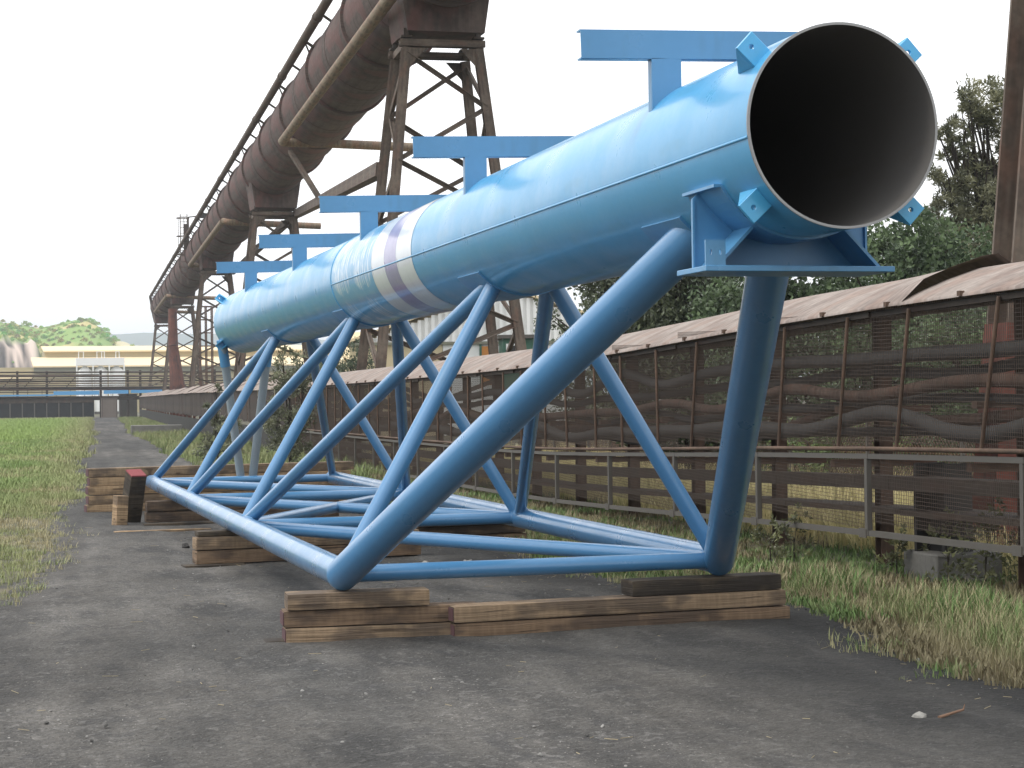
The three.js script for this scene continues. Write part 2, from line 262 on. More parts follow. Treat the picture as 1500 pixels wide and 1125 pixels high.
// a curved plate on the outside of the pipe between two angles (degrees)
function wrap(r0, r1, a0, a1, z0, z1, n = 24) {
  const pts = []; for (let i = 0; i <= n; i++) { const a = THREE.MathUtils.degToRad(lerp(a0, a1, i / n)); pts.push([Math.cos(a) * r1, Math.sin(a) * r1]); }
  for (let i = n; i >= 0; i--) { const a = THREE.MathUtils.degToRad(lerp(a0, a1, i / n)); pts.push([Math.cos(a) * r0, Math.sin(a) * r0]); }
  return extr(pts, z1 - z0).translate(0, HY, z0);
}
function shellCyl(r, z0, z1, seg = 96) { const g = new THREE.CylinderGeometry(r, r, z1 - z0, seg, 1, true); scaleUV(g, 2 * Math.PI * r, z1 - z0); g.rotateX(Math.PI / 2); return g.translate(0, HY, (z0 + z1) / 2); }
{
  const t = thing('pipe_truss', 'long sky blue steel pipe carried on a triangular tube truss resting on timbers', 'pipe truss', [0, 0.03, 0]);
  const shell = part(t, 'pipe_shell', [shellCyl(PR, ZF - 9, ZF), shellCyl(PR, ZB, ZF - 9)], M.pipe);
  part(t, 'inner_lining', shellCyl(PR - 0.009, ZB, ZF, 96), M.primer, 'dark grey inside of the pipe');
  const ring = (z) => { const g = new THREE.RingGeometry(PR - 0.009, PR, 96, 1); return g.translate(0, HY, z); };
  part(t, 'rim', [ring(ZF), ring(ZB), wrap(PR - 0.0005, PR + 0.0025, 0, 359.9, ZF - 0.012, ZF - 0.0005, 96)], M.bare, 'bare metal cut rim at the near open end');
  const sa = THREE.MathUtils.degToRad(187.5);
  const bead = (a, z0, z1) => tube(V(Math.cos(a) * PR, HY + Math.sin(a) * PR, z0), V(Math.cos(a) * PR, HY + Math.sin(a) * PR, z1), 0.0075, 8);
  const girth = (z) => { const g = new THREE.TorusGeometry(PR, 0.006, 8, 96); return g.translate(0, HY, z); };
  part(shell, 'weld_seam', bead(sa, -5.45, ZF - 0.01), M.pipe); part(shell, 'weld_seam', bead(THREE.MathUtils.degToRad(100), ZB + 0.02, -5.47), M.pipe); part(shell, 'weld_seam', [girth(-5.46)], M.pipe);
  // painted bands: thin coats standing proud of the blue
  for (const [z0, z1, m, n] of [[-3.43, -2.886, M.white, 'rear white painted band'], [-2.882, -2.405, M.violet, 'violet painted band between the white ones'], [-2.401, -1.83, M.white, 'front white painted band']]) part(t, 'painted_band', shellCyl(PR + 0.0022, z0, z1), m, n);
  part(t, 'overspray', shellCyl(PR + 0.0016, -5.40, -3.44), M.overspray, 'milky overspray streaks behind the painted bands');
  // lower chords
  for (const s of [-1, 1]) part(t, 'bottom_chord', [tube(V(s * CX, CY, 0.02), V(s * CX, CY, -3 * BAY - 0.13), 0.098, 32)], M.blue);
  // thick raking front members with rounded feet
  for (const s of [-1, 1]) { const foot = new THREE.SphereGeometry(0.111, 28, 20).translate(s * CX, CY, 0); part(t, 'front_strut', [foot, fishTube(Ln(0, s), Tn(0, s), 0.111, 36)], M.blue); }
  for (const s of [-1, 1]) for (let k = 0; k < 3; k++) {
    part(t, 'brace', fishTube(Ln(k, s), Tn(k + 1, s), 0.0575), M.blue);
    part(t, 'brace', fishTube(Ln(k + 1, s), Tn(k + 1, s), 0.0575), M.blue);
  }
  // weld beads where braces meet the pipe and the chords
  const ringAt = (A, B, r, on) => { const d = B.clone().sub(A).normalize(), q = new THREE.Quaternion().setFromUnitVectors(UP, d), pts = []; for (let i = 0; i < 28; i++) { const a = i / 28 * 2 * Math.PI, o = V(Math.cos(a) * r, 0, Math.sin(a) * r).applyQuaternion(q).add(A), cx = on === 'pipe' ? 0 : A.x, cy = on === 'pipe' ? HY : A.y, R0 = on === 'pipe' ? PR : on, ox = o.x - cx, oy = o.y - cy, aa = d.x * d.x + d.y * d.y, bb = 2 * (ox * d.x + oy * d.y), cc = ox * ox + oy * oy - R0 * R0, D = Math.max(0, bb * bb - 4 * aa * cc), tt = (-bb + (on === 'pipe' ? -1 : 1) * Math.sqrt(D)) / (2 * aa); pts.push(o.addScaledVector(d, tt)); } return new THREE.TubeGeometry(new THREE.CatmullRomCurve3(pts, true), 72, 0.0075, 6, true); };
  for (const s of [-1, 1]) { part(t, 'weld_bead', ringAt(Ln(0, s), Tn(0, s), 0.112, 'pipe'), M.blue); for (let k = 0; k < 3; k++) for (const j of [0, 1]) { part(t, 'weld_bead', ringAt(Ln(k + j, s), Tn(k + 1, s), 0.0585, 'pipe'), M.blue); part(t, 'weld_bead', ringAt(Ln(k + j, s), Tn(k + 1, s), 0.0585, 0.099), M.blue); } }
  for (let k = 0; k < 4; k++) for (const s of [-1, 1]) part(t, 'weld_bead', ringAt(Ln(k, s), Ln(k, -s), 0.0585, k ? 0.099 : 0.111), M.blue);
  // base lattice
  for (let k = 0; k < 4; k++) part(t, 'cross_tube', tube(Ln(k, -1), Ln(k, 1), 0.0575), M.blue);
  for (let k = 0; k < 3; k++) part(t, 'base_diagonal', tube(Ln(k + 1, -1), Ln(k, 1), 0.0575), M.blue);
  part(t, 'base_diagonal', tube(Ln(1, -1), Ln(2, 1), 0.0575), M.blue);
  // saddle pads at the panel points
  [[3.29, 3.86], [-0.74, -0.12], [-6.0, -5.42], [-11.15, -10.58]].forEach(([a, b]) => part(t, 'saddle_pad', wrap(PR - 0.001, PR + 0.013, 220.5, 319.5, a, b), M.blueFlat));
  // grey prop frame under the far end
  const ft = V(0.06, 0.36, -15.9);
  for (const s of [-1, 1]) { const top = V(s * 0.33, HY - 0.36, ZB + 0.12); const bot = ft.clone().add(V(s * 0.075, 0, 0)); part(t, 'prop_leg', tube(top, bot, 0.062, 16), M.galv, 'pale grey leg of the prop under the far end'); part(t, 'prop_collar', tube(top.clone().add(V(s * 0.02, 0.1, 0)), top.clone().lerp(bot, 0.14), 0.075, 16), M.blueFlat); }
  part(t, 'prop_foot', box(-0.14, 0.26, 0.33, 0.375, -16.02, -15.78), M.galv);
  // lifting lugs round both ends
  for (const [z, dir] of [[4.85, 1], [-15.38, -1]]) for (const ang of [137, 43, 223, -43]) {
    const g0 = new THREE.Group(); g0.name = 'lug'; t.add(g0); g0.position.set(0, HY, z); g0.rotation.z = THREE.MathUtils.degToRad(ang);
    const s = new THREE.Shape([[0.4435, -0.05], [0.555, -0.05], [0.555, 0.05], [0.4435, 0.05]].map(([x, y]) => new THREE.Vector2(x, y))); const h = new THREE.Path(); h.absarc(0.512, 0, 0.013, 0, 2 * Math.PI, true); s.holes.push(h);
    const pl = new THREE.ExtrudeGeometry(s, { depth: 0.016, bevelEnabled: true, bevelSize: 0.002, bevelThickness: 0.002, bevelSegments: 1 }); part(g0, 'lug_plate', pl, M.lug);
    const web = extr([[0.4438, 0], [0.55, 0], [0.4438, -0.17 * dir]], 0.014); web.rotateX(Math.PI / 2); // x radial, z along the pipe
    for (const o of [-0.046, 0.046]) part(g0, 'lug_web', web.clone().translate(0, o + 0.007, dir < 0 ? 0.02 : -0.001), M.lug);
  }
  // tee supports along the top: two channel posts and a cross channel
  [3.5, -0.45, -4.4, -8.45, -12.6].forEach((z) => {
    const g = new THREE.Group(); g.name = 'tee_support'; t.add(g); g.position.set(0, 0, z);
    const xb = part(g, 'crossbar', [box(-0.72, 0.72, 3.287, 3.431, -0.008, 0), box(-0.722, 0.722, 3.425, 3.433, -0.065, -0.0085), box(-0.722, 0.722, 3.285, 3.293, -0.065, -0.0085)], M.blueFlat); xb.geometry.translate(0, -3.36, 0); xb.position.y = 3.362; xb.rotation.z = 0.026;
    for (const s of [-1, 1]) { const x0 = s < 0 ? -0.349 : 0.191, x1 = s < 0 ? -0.191 : 0.349, pts = [[x0, 3.283]]; const n = 10; for (let i = 0; i <= n; i++) { const x = lerp(x0, x1, i / n); pts.push([x, HY + Math.sqrt(PR * PR - x * x) - 0.002]); } pts.push([x1, 3.283]);
      const side = (x) => { const yb = HY + Math.sqrt(PR * PR - x * x) - 0.004; return box(x - 0.0045, x + 0.0045, yb, 3.282, -0.055, -0.0105); };
      part(g, 'post', [extr(pts, 0.01).translate(0, 0, -0.01), side(x0 + 0.004), side(x1 - 0.004)], M.blueFlat); }
  });
  // cradle under the near end
  const c = new THREE.Group(); c.name = 'cradle'; t.add(c); const zc = 4.26, yb = 2.165;
  part(c, 'base_plate', metres(new RoundedBoxGeometry(0.93, 0.026, 0.38, 2, 0.004)).translate(-0.012, yb - 0.013, zc + 0.1), M.blueFlat);
  const arc = []; for (let i = 0; i <= 20; i++) { const a = THREE.MathUtils.degToRad(lerp(209, 331, i / 20)); arc.push([Math.cos(a) * (PR + 0.012), HY + Math.sin(a) * (PR + 0.012)]); }
  part(c, 'web_plate', extr([[-0.435, yb], [-0.435, 2.49], [-0.40, 2.52], ...arc, [0.40, 2.52], [0.435, 2.49], [0.435, yb]], 0.014).translate(0, 0, zc), M.blueFlat);
  part(c, 'wear_plate', wrap(PR - 0.001, PR + 0.0125, 209, 331, 4.12, 4.55), M.blueFlat);
  for (const s of [-1, 1]) {
    part(c, 'side_rib', bar(V(s * 0.40, yb, zc + 0.125), V(s * 0.225, 2.345, zc + 0.125), 0.014, 0.22), M.blueFlat);
    part(c, 'side_rib', box(s * 0.434 - 0.005, s * 0.434 + 0.005, yb, 2.49, zc + 0.0145, zc + 0.03), M.blueFlat);
    part(c, 'lip', box(s < 0 ? -0.43 : 0.385, s < 0 ? -0.385 : 0.43, 2.517, 2.531, 4.13, 4.54), M.blueFlat);
  }
  const sl = new THREE.Shape([[-0.048, 0], [0.048, 0], [0.048, 0.115], [-0.048, 0.115]].map(([x, y]) => new THREE.Vector2(x, y)));
  for (const hx of [-0.023, 0.023]) { const h = new THREE.Path(); h.absellipse(hx, 0.06, 0.006, 0.013, 0, 2 * Math.PI, true); sl.holes.push(h); }
  part(c, 'slotted_tab', new THREE.ExtrudeGeometry(sl, { depth: 0.012, bevelEnabled: false }).translate(-0.427, yb, zc + 0.272), M.blueFlat, 'small upright tab with two slots on the cradle corner');
}

// ---------------------------------------------------------------- timbers
// a sawn beam with worn arrises: its sides wander a few millimetres
function beam(L, h, w, seed) {
  const g = new THREE.BoxGeometry(L, h, w, Math.max(3, Math.round(L / 0.07)), 4, 5), p = g.attributes.position, r = 0.013, q = rng(seed), o = q() * 50;
  for (let i = 0; i < p.count; i++) {
    const v = V(p.getX(i), p.getY(i), p.getZ(i)), c = V(clamp(v.x, -L / 2 + r, L / 2 - r), clamp(v.y, -h / 2 + r, h / 2 - r), clamp(v.z, -w / 2 + r, w / 2 - r)), d = v.clone().sub(c);
    const n = fbm(mod(v.x + o, 16) / 16, mod(v.y * 3 + v.z * 3 + o, 16) / 16, 64, 64, 3, 881) - 0.5, n2 = fbm(mod(v.x + o, 16) / 16, 0.5, 200, 4, 2, 883) - 0.5, edge = d.length() > r * 1.2 ? 1 : 0;
    if (d.lengthSq() > 0) d.setLength(r); v.copy(c).add(d); const s = 1 + (0.012 * n + edge * 0.06 * Math.min(0, n2 + 0.1)); v.y *= s; v.z *= s; p.setXYZ(i, v.x, v.y, v.z);
  }
  return toCreasedNormals(g, 0.7);
}
const R1 = rng(5);
let tn = 0;
// x0..x1 along the beam from its left end, y0 lower face, z front face
function timber(x0, z0, x1, z1, y0, h, wdt, mat, label, ends = 0, opt = {}) {
  const dx = x1 - x0, dz = z1 - z0, L = Math.hypot(dx, dz), turn = -Math.atan2(dz, dx);
  const g = metres(beam(L, h, wdt, ++tn), R1() * 9, R1() * 9);
  const nrm = V(Math.sin(turn), 0, Math.cos(turn));
  const o = thing('timber', label, 'timber', [(x0 + x1) / 2 - nrm.x * wdt / 2, y0, (z0 + z1) / 2 - nrm.z * wdt / 2], turn + (opt.yaw ?? 0), 'timbers laid under and beside the truss');
  part(o, 'beam', g.translate(0, h / 2, 0), WOODS[mat]);
  if (ends & 1) part(o, 'painted_end', metres(new RoundedBoxGeometry(0.006, h - 0.026, wdt - 0.026, 1, 0.002)).translate(-L / 2 - 0.001, h / 2, 0), M.endPaint, 'purplish red painted end');
  o.rotation.z = opt.roll ?? (R1() - 0.5) * 0.004; o.rotation.y += (R1() - 0.5) * 0.012;
  if (opt.pitch) { o.rotation.order = 'YXZ'; o.rotation.x = opt.pitch; }
  return o;
}
const H3 = 0.115;
timber(-1.73, 0.06, -0.40, 0.12, 0.0, H3, 0.23, 0, 'bottom timber of the near left stack, red end paint facing left', 1);
timber(-1.74, 0.05, -0.42, 0.11, H3 + 0.002, H3 - 0.002, 0.23, 1, 'middle timber of the near left stack under the short one', 1);
timber(-1.72, 0.075, -0.77, 0.125, 2 * H3 + 0.002, H3 - 0.004, 0.24, 0, 'short top timber carrying the near left corner of the truss');
timber(-0.62, 0.20, 1.86, 0.03, 0.0, H3, 0.23, 1, 'bottom long timber of the near right stack', 1);
timber(-0.63, 0.205, 1.83, 0.035, H3 + 0.003, H3 - 0.003, 0.23, 0, 'upper long timber lying on the bottom one of the near right stack', 1);
timber(0.66, 0.10, 1.80, 0.025, 2 * H3 + 0.002, H3 - 0.004, 0.22, 4, 'short dark top timber carrying the near right corner of the truss');
timber(-1.86, 0.02, -1.2, 0.05, 0.004, 0.03, 0.2, 4, 'thin black packing board under the near left stack');
// second pair of stacks
timber(-1.68, -6.14, 0.6, -6.35, 0.035, 0.135, 0.23, 1, 'lower timber of the second stack, under the left chord', 0);
timber(-1.68, -6.13, 0.58, -6.34, 0.172, 0.125, 0.23, 0, 'upper timber of the second stack, under the left chord', 0);
timber(-1.66, -6.17, -1.2, -6.2, 0.299, 0.055, 0.22, 4, 'short black packing block between left chord and second stack');
timber(-1.80, -6.08, -1.2, -6.14, 0.003, 0.031, 0.22, 4, 'thin weathered board under the second stack');
timber(-0.35, -7.75, 2.16, -7.95, 0.004, 0.105, 0.23, 1, 'lower timber of the stack under the middle of the right chord');
timber(-0.30, -7.74, 2.14, -7.94, 0.111, 0.105, 0.23, 2, 'upper timber of the stack under the middle of the right chord');
timber(0.9, -7.76, 2.02, -7.9, 0.218, 0.135, 0.22, 2, 'top packing timber touching the middle of the right chord');
// third stack and its boards
timber(-1.66, -12.72, 0.9, -12.8, 0.05, 0.14, 0.24, 2, 'lower dark timber of the third stack behind the board');
timber(-1.65, -12.72, 0.9, -12.8, 0.192, 0.135, 0.24, 2, 'upper dark timber of the third stack behind the board');
timber(-1.70, -12.55, -0.55, -12.6, 0.003, 0.045, 0.2, 4, 'thin wet plank on the ground under the third stack');
timber(-2.15, -11.35, -0.95, -11.45, 0.004, 0.035, 0.12, 3, 'pale split board lying loose on the track', 0);
{
  const o = thing('timber', 'short dark timber leaning on end with its top end painted pink', 'timber', [-1.83, 0.0, -13.35], 0.30, 'timbers laid under and beside the truss');
  o.rotation.order = 'YXZ'; o.rotation.x = 0.36;
  part(o, 'beam', metres(new RoundedBoxGeometry(0.215, 0.70, 0.23, 2, 0.008)).translate(0, 0.38, 0), WOODS[4]);
  part(o, 'painted_end', metres(new RoundedBoxGeometry(0.211, 0.09, 0.226, 1, 0.006)).translate(0, 0.70, 0), M.pink, 'pink painted top end');
  const u = thing('timber', 'short pale timber standing upright at the left end of the third stack', 'timber', [-2.0, 0.0, -12.78], 0.25, 'timbers laid under and beside the truss');
  u.rotation.z = -0.06; part(u, 'beam', metres(new RoundedBoxGeometry(0.15, 0.41, 0.2, 2, 0.008)).translate(0, 0.205, 0), WOODS[3]);
}
// tall stack past the far end
for (let k = 0; k < 5; k++) timber(-2.22 - 0.012 * Math.abs(k - 3.4) + 0.015 * (k & 1), -16.02 - 0.01 * k, 1.75 + 0.06 * (k % 3), -16.55 - 0.01 * k, 0.003 + 0.133 * k, 0.13, 0.24, k === 4 ? 0 : 3, ['bottom', 'second lowest', 'middle', 'second from top', 'top'][k] + ' timber of the tall stack past the far end of the truss', 1);

// ---------------------------------------------------------------- covered service gallery along the right
const GX = spline([[8, 3.75], [2, 3.78], [-2.7, 3.81], [-5.3, 3.88], [-15.7, 4.2], [-34, 4.75], [-60, 5.5], [-88, 6.3], [-114, 7.5], [-162, 9.9], [-190, 11.2]]);
const GB = spline([[8, 0.43], [0, 0.40], [-5.3, 0.31], [-10, 0.19], [-15.7, 0.09], [-34, 0.04], [-60, 0.06], [-88, 0.12], [-114, 0.16], [-162, 0.23], [-190, 0.27]]);
const BL = 2.65, Z0 = 5.3, NEAR = 19, ALL = 73;
const R2 = rng(77);
{
  const gal = thing('service_gallery', 'long low rusty mesh sided gallery with a tin roof along the right of the track', 'gallery');
  const P = (z, out, y) => V(GX(z) + out, GB(z) + y, z);
  // a mesh panel in its own plane: wires every 30 mm
  const netting = (h, pitch, wd) => { const l = []; for (let x = 0.02; x < BL; x += pitch) l.push(new THREE.BoxGeometry(wd, h, wd).translate(0, h / 2, -x)); for (let y = 0.015; y < h; y += pitch) l.push(new THREE.BoxGeometry(wd, wd, BL - 0.02).translate(wd, y, -BL / 2)); return join(l); };
  const upper = netting(1.2, 0.032, 0.0036), lower = netting(0.64, 0.032, 0.003);
  for (let k = 0; k < ALL; k++) {
    const z = Z0 - k * BL, z1 = z - BL, dir = Math.atan2(GX(z1) - GX(z), BL), near = k < NEAR;
    const bulge = (near ? 0 : 0.03) * (R2() - 0.5) * 2, sag = (R2() - 0.5) * (near ? 0 : 0.22);
    // roof sheet: eave lip, curved front pitch, back pitch
    const profAt = (zz) => { const rh = lerp(0.27, 0.36, sstep(3, -7, zz)); return [[-0.06, 1.965], [-0.055, 1.99], [0.15, 1.99 + 0.30 * rh + bulge], [0.4, 1.99 + 0.62 * rh + bulge], [0.7, 1.99 + 0.93 * rh + bulge], [0.85, 1.99 + rh], [1.3, 2.1], [1.34, 2.03]]; }, prof = profAt(0), N = 7, pos = [], uv = [], idx = [];
    const lift = k === 2 ? 0.1 : 0, off = near ? 0 : 0.003 * (k % 2);
    for (let j = 0; j <= N; j++) { const t = Math.pow(j / N, 1.5), zz = lerp(z - 1.93, z1 - 2.01, t), kink = sag * Math.sin(Math.PI * t) * 0.6 + lift * Math.pow(1 - t, 4) + off; profAt(zz).forEach(([o, y], i) => { const q = P(zz, o, y + kink * (i > 1 && i < 6 ? 1 : k === 2 && near ? 0.05 : 0.35)); pos.push(q.x, q.y, q.z); uv.push(zz, o * 1.1); }); }
    for (let j = 0; j < N; j++) for (let i = 0; i < prof.length - 1; i++) { const a = j * prof.length + i, b = a + 1, c = a + prof.length, d = c + 1; idx.push(a, b, c, b, d, c); }
    const g = new THREE.BufferGeometry(); g.setAttribute('position', new THREE.Float32BufferAttribute(pos, 3)); g.setAttribute('uv', new THREE.Float32BufferAttribute(uv, 2)); g.setIndex(idx); g.computeVertexNormals();
    part(gal, 'roof_sheet', g, M.roof);
    if (near) {
      const place = (m, out, y) => { m.position.copy(P(z, out, y)); m.rotation.y = -dir; m.rotation.x = -Math.atan2(GB(z1) - GB(z), BL); return m; };
      place(part(gal, 'mesh_panel', upper, M.mesh), 0.0, 0.755); place(part(gal, 'mesh_panel', lower, M.mesh), -0.02, 0.05);
      // lower frame: grey angle rails and post
      part(gal, 'frame_rail', [bar(P(z, -0.03, 0.70), P(z1 + 0.01, -0.03, 0.70), 0.045, 0.045), bar(P(z, -0.03, 0.03), P(z1 + 0.01, -0.03, 0.03), 0.05, 0.05)], M.frame);
      part(gal, 'frame_post', [bar(P(z - 0.03, -0.032, 0.058), P(z - 0.03, -0.032, 0.675), 0.05, 0.05), bar(P(z - 0.1, -0.058, -0.01), P(z - 0.1, -0.058, 0.07), 0.14, 0.012, Math.PI / 2)], M.frame);
      part(gal, 'mid_rail', tube(P(z, -0.05, 0.765), P(z1 + 0.01, -0.05, 0.765), 0.02, 10), M.rod);
      part(gal, 'eave_rail', bar(P(z, 0.0, 1.93), P(z1 + 0.01, 0.02, 1.93), 0.04, 0.05), M.steelDark);
      for (const f of [0.25, 0.8]) { const zz = z - f * BL, ln = k < 5 ? 0.27 + (R2() - 0.5) * 0.1 : 0.02 + (R2() - 0.5) * 0.2; part(gal, 'stanchion', tube(P(zz, -0.03, 0.78), P(zz + ln, -0.035, 1.93), 0.017, 8), M.rod); }
      // brackets along the eave, trays, inner and rear posts
      for (const f of [0.9, 2.2]) part(gal, 'roof_clip', box(-0.02, 0.02, -0.015, 0.025, -0.025, 0.025).translate(...P(z - f, -0.06, 1.985).toArray()), M.rod);
      part(gal, 'tray', [bar(P(z, 0.55, 0.20), P(z1 + 0.01, 0.55, 0.20), 0.6, 0.05), bar(P(z, 0.3, 0.46), P(z1 + 0.01, 0.3, 0.46), 0.3, 0.12)], M.steelDark);
      part(gal, 'inner_post', [ibeam(P(z - 1.1, 0.62, -GB(z)), P(z - 1.1, 0.62, 1.98), 0.13, 0.13, 0.014), bar(P(z - 1.1, 0.1, 0.62), P(z - 1.1, 1.15, 0.62), 0.07, 0.09), bar(P(z - 1.1, 0.15, 1.12), P(z - 1.1, 1.1, 1.12), 0.06, 0.08)], M.innerPost);
    } else {
      // farther on the sides are closed by hanging sheets above a skirt
      const parts = []; const n = 6; for (let j = 0; j < n; j++) { const a = lerp(z, z1, (j + 0.03) / n), b = lerp(z, z1, (j + 0.97) / n), o = 0.05 * R2(); parts.push(bar(P((a + b) / 2, o, 0.78 + 0.1 * R2()), P((a + b) / 2, o, 1.95), 0.012, Math.abs(a - b))); }
      part(gal, 'side_sheet', parts, M.sheetDark);
      part(gal, 'skirt', [bar(P((z + z1) / 2, -0.03 + 0.03 * R2(), 0.02), P((z + z1) / 2, -0.03, 0.70), 0.014, BL - 0.02)], M.skirt, k === NEAR ? 'dull grey skirt sheets along the foot of the gallery' : undefined);
      if (k % 2) part(gal, 'inner_post', bar(P(z - 1, 0.6, -GB(z)), P(z - 1, 0.6, 1.95), 0.13, 0.13), M.red);
    }
  }
  // a dark leg on a concrete footing near the right edge, and its neighbour
  const ped = [4.32, 0, -2.35];
  part(gal, 'support_leg', ibeam(V(ped[0], 0.2, ped[2]), V(ped[0], 1.0, ped[2]), 0.34, 0.36, 0.03, 0.3), M.dark, 'wide dark steel leg near the right end');
  part(gal, 'footing', metres(new RoundedBoxGeometry(0.62, 0.26, 0.62, 2, 0.02)).translate(ped[0] + 0.08, 0.11, ped[2]), M.conc);
}
// hoses lying along the gallery
{
  const spec = [[0.25, 1.60, 0.062, 'hose', 0.10, 'thick dark hose slung highest inside the gallery'], [0.45, 1.44, 0.05, 'hose', 0.05, 'dark hose just under the highest one inside the gallery'], [0.20, 1.26, 0.055, 'hoseRed', 0.075, 'brownish hose sagging along the middle of the gallery'], [0.34, 1.17, 0.042, 'hose', 0.07, 'thinner dark hose beneath the brownish hose in the gallery'], [0.16, 0.98, 0.068, 'hose', 0.11, 'thickest grey hose looping low over the gallery mid rail'], [0.42, 1.02, 0.05, 'hoseRed', 0.09, 'rusty brown hose crossing behind the thickest grey hose'], [0.55, 0.90, 0.045, 'hose', 0.05, 'lowest dark hose lying near the gallery mid rail']];
  spec.forEach(([o, y, r, m, amp, label], i) => {
    const R = rng(900 + i), pts = []; for (let z = 6.5; z > -46; z -= 0.62) { const ph = (z + i * 0.37) / 2.65 * 2 * Math.PI; pts.push(V(GX(z) + o + 0.05 * (R() - 0.5), GB(z) + y + amp * Math.sin(ph * 0.66 + i) * (0.5 + 0.5 * Math.sin(z * 0.4 + i * 2)) + 0.6 * amp * (fbm(mod(z, 64) / 64, 0.1 * i, 24, 4, 2, 700 + i) - 0.5) * 2, z)); }
    single('hose', label, 'hose', curve(pts, r, 260, 12), M[m], 'hoses inside the gallery');
  });
  const bl = metres(new RoundedBoxGeometry(2.6, 0.48, 1.2, 2, 0.03));
  const o = single('concrete_block', 'low grey concrete block at the foot of the gallery beside the track', 'concrete block', bl, M.conc, undefined, [4.6, 0.22, -88]); o.rotation.y = -0.05;
}

// ---------------------------------------------------------------- overhead gas main on trestles
const PX = (z) => 9.2 + 0.046 * (-42.3 - z), PY = 14.55, MR = 1.62, PH = 0.046;
function trestle(label, x, z, topY, o = {}) {
  const t = thing('trestle_tower', label, 'tower', [x, 0, z], -PH, 'trestle towers under the overhead main');
  const hw = (y) => lerp(2.34, 1.06, y / topY), hl = (y) => lerp(2.2, 1.0, y / topY);
  const C = (sx, sz, y) => V(sx * hw(y), y, sz * hl(y));
  for (const sx of [-1, 1]) for (const sz of [1, -1]) part(t, 'leg', ibeam(C(sx, sz, 0), C(sx, sz, topY), 0.27, 0.25, 0.03), M.steel);
  const n = 7, ys = []; for (let i = 0; i <= n; i++) ys.push(lerp(0.6, topY - 0.15, i / n));
  for (let i = 0; i < n; i++) for (const sz of [1, -1]) { const f = (i + (sz > 0 ? 1 : 0)) % 2 ? -1 : 1; part(t, 'brace', angleIron(C(f, sz, ys[n - i]), C(-f, sz, ys[n - i - 1]), 0.13, 0.025), M.steel); }
  for (let i = 0; i < n; i++) for (const sx of [1, -1]) { const f = (i + (sx > 0 ? 1 : 0)) % 2 ? -1 : 1; part(t, 'brace', angleIron(C(sx, f, ys[n - i]), C(sx, -f, ys[n - i - 1]), 0.13, 0.025, Math.PI / 2), M.steel); }
  for (const sz of [1, -1]) part(t, 'cap_beam', ibeam(V(-1.25, topY + 0.14, sz * 1.0), V(1.25, topY + 0.14, sz * 1.0), 0.2, 0.28, 0.03, 0), M.steel);
  for (const sx of [1, -1]) part(t, 'cap_beam', bar(V(sx * 1.06, topY + 0.1, -0.9), V(sx * 1.06, topY + 0.1, 0.9), 0.16, 0.2), M.steel);
  for (const sx of [1, -1]) for (const sz of [1, -1]) part(t, 'bearing', [box(sx * 1.06 - 0.16, sx * 1.06 + 0.16, topY + 0.285, topY + 0.34, sz - 0.16, sz + 0.16), box(sx * 1.06 - 0.07, sx * 1.06 + 0.07, topY + 0.34, topY + 0.56, sz - 0.07, sz + 0.07)], M.steelDark);
  if (!o.plain) for (const sx of [1, -1]) for (const sz of [1, -1]) part(t, 'gusset', extr([[0, 0], [-sx * 0.5, 0], [-sx * -0.04, -0.6]], 0.02).translate(sx * 1.0, topY - 0.02, sz * 1.13 - 0.01), M.steel);
  return t;
}
trestle('tall rusty lattice trestle tower nearest behind the blue pipe', PX(-42.3) - 0.05, -42.3, 11.75);
trestle('second rusty trestle tower, half hidden above the far blue crossbars', PX(-93), -93, 11.75);
trestle('third rusty trestle tower, left of the far end of the blue pipe', PX(-141), -141, 11.75);
trestle('fourth rusty trestle tower, around the red duct near the left end of the overhead main', PX(-196), -196, 11.75);
trestle('farthest rusty trestle tower at the very left end of the overhead main', PX(-246), -246, 11.75);
{
  const t = thing('trestle_tower', 'large brown raking steel leg standing at the right edge behind the gallery', 'tower', [7.98, 0, -4.0], -PH);
  for (const sx of [-1, 1]) part(t, 'leg', ibeam(V(sx * 2.14, 0, 0), V(sx * 1.0, 11.75, 0), 0.42, 0.46, 0.035), M.steel);
  for (const sx of [-1, 1]) { const at0 = (y) => V(sx * lerp(2.14, 1.0, y / 11.75), y, 0); part(t, 'base_plate', bar(at0(0.02), at0(2.25), 0.45, 0.49), M.red, 'brick red painted foot of the leg'); }
  for (const [y0, y1, f] of [[9.6, 11.4, 1], [7.4, 9.6, -1]]) part(t, 'brace', angleIron(V(f * lerp(2.14, 1.0, y0 / 11.75), y0, 0), V(-f * lerp(2.14, 1.0, y1 / 11.75), y1, 0), 0.13, 0.025), M.steel);
  part(t, 'cap_beam', ibeam(V(-1.3, 11.9, 0), V(1.3, 11.9, 0), 0.4, 0.3, 0.03), M.steel);
}
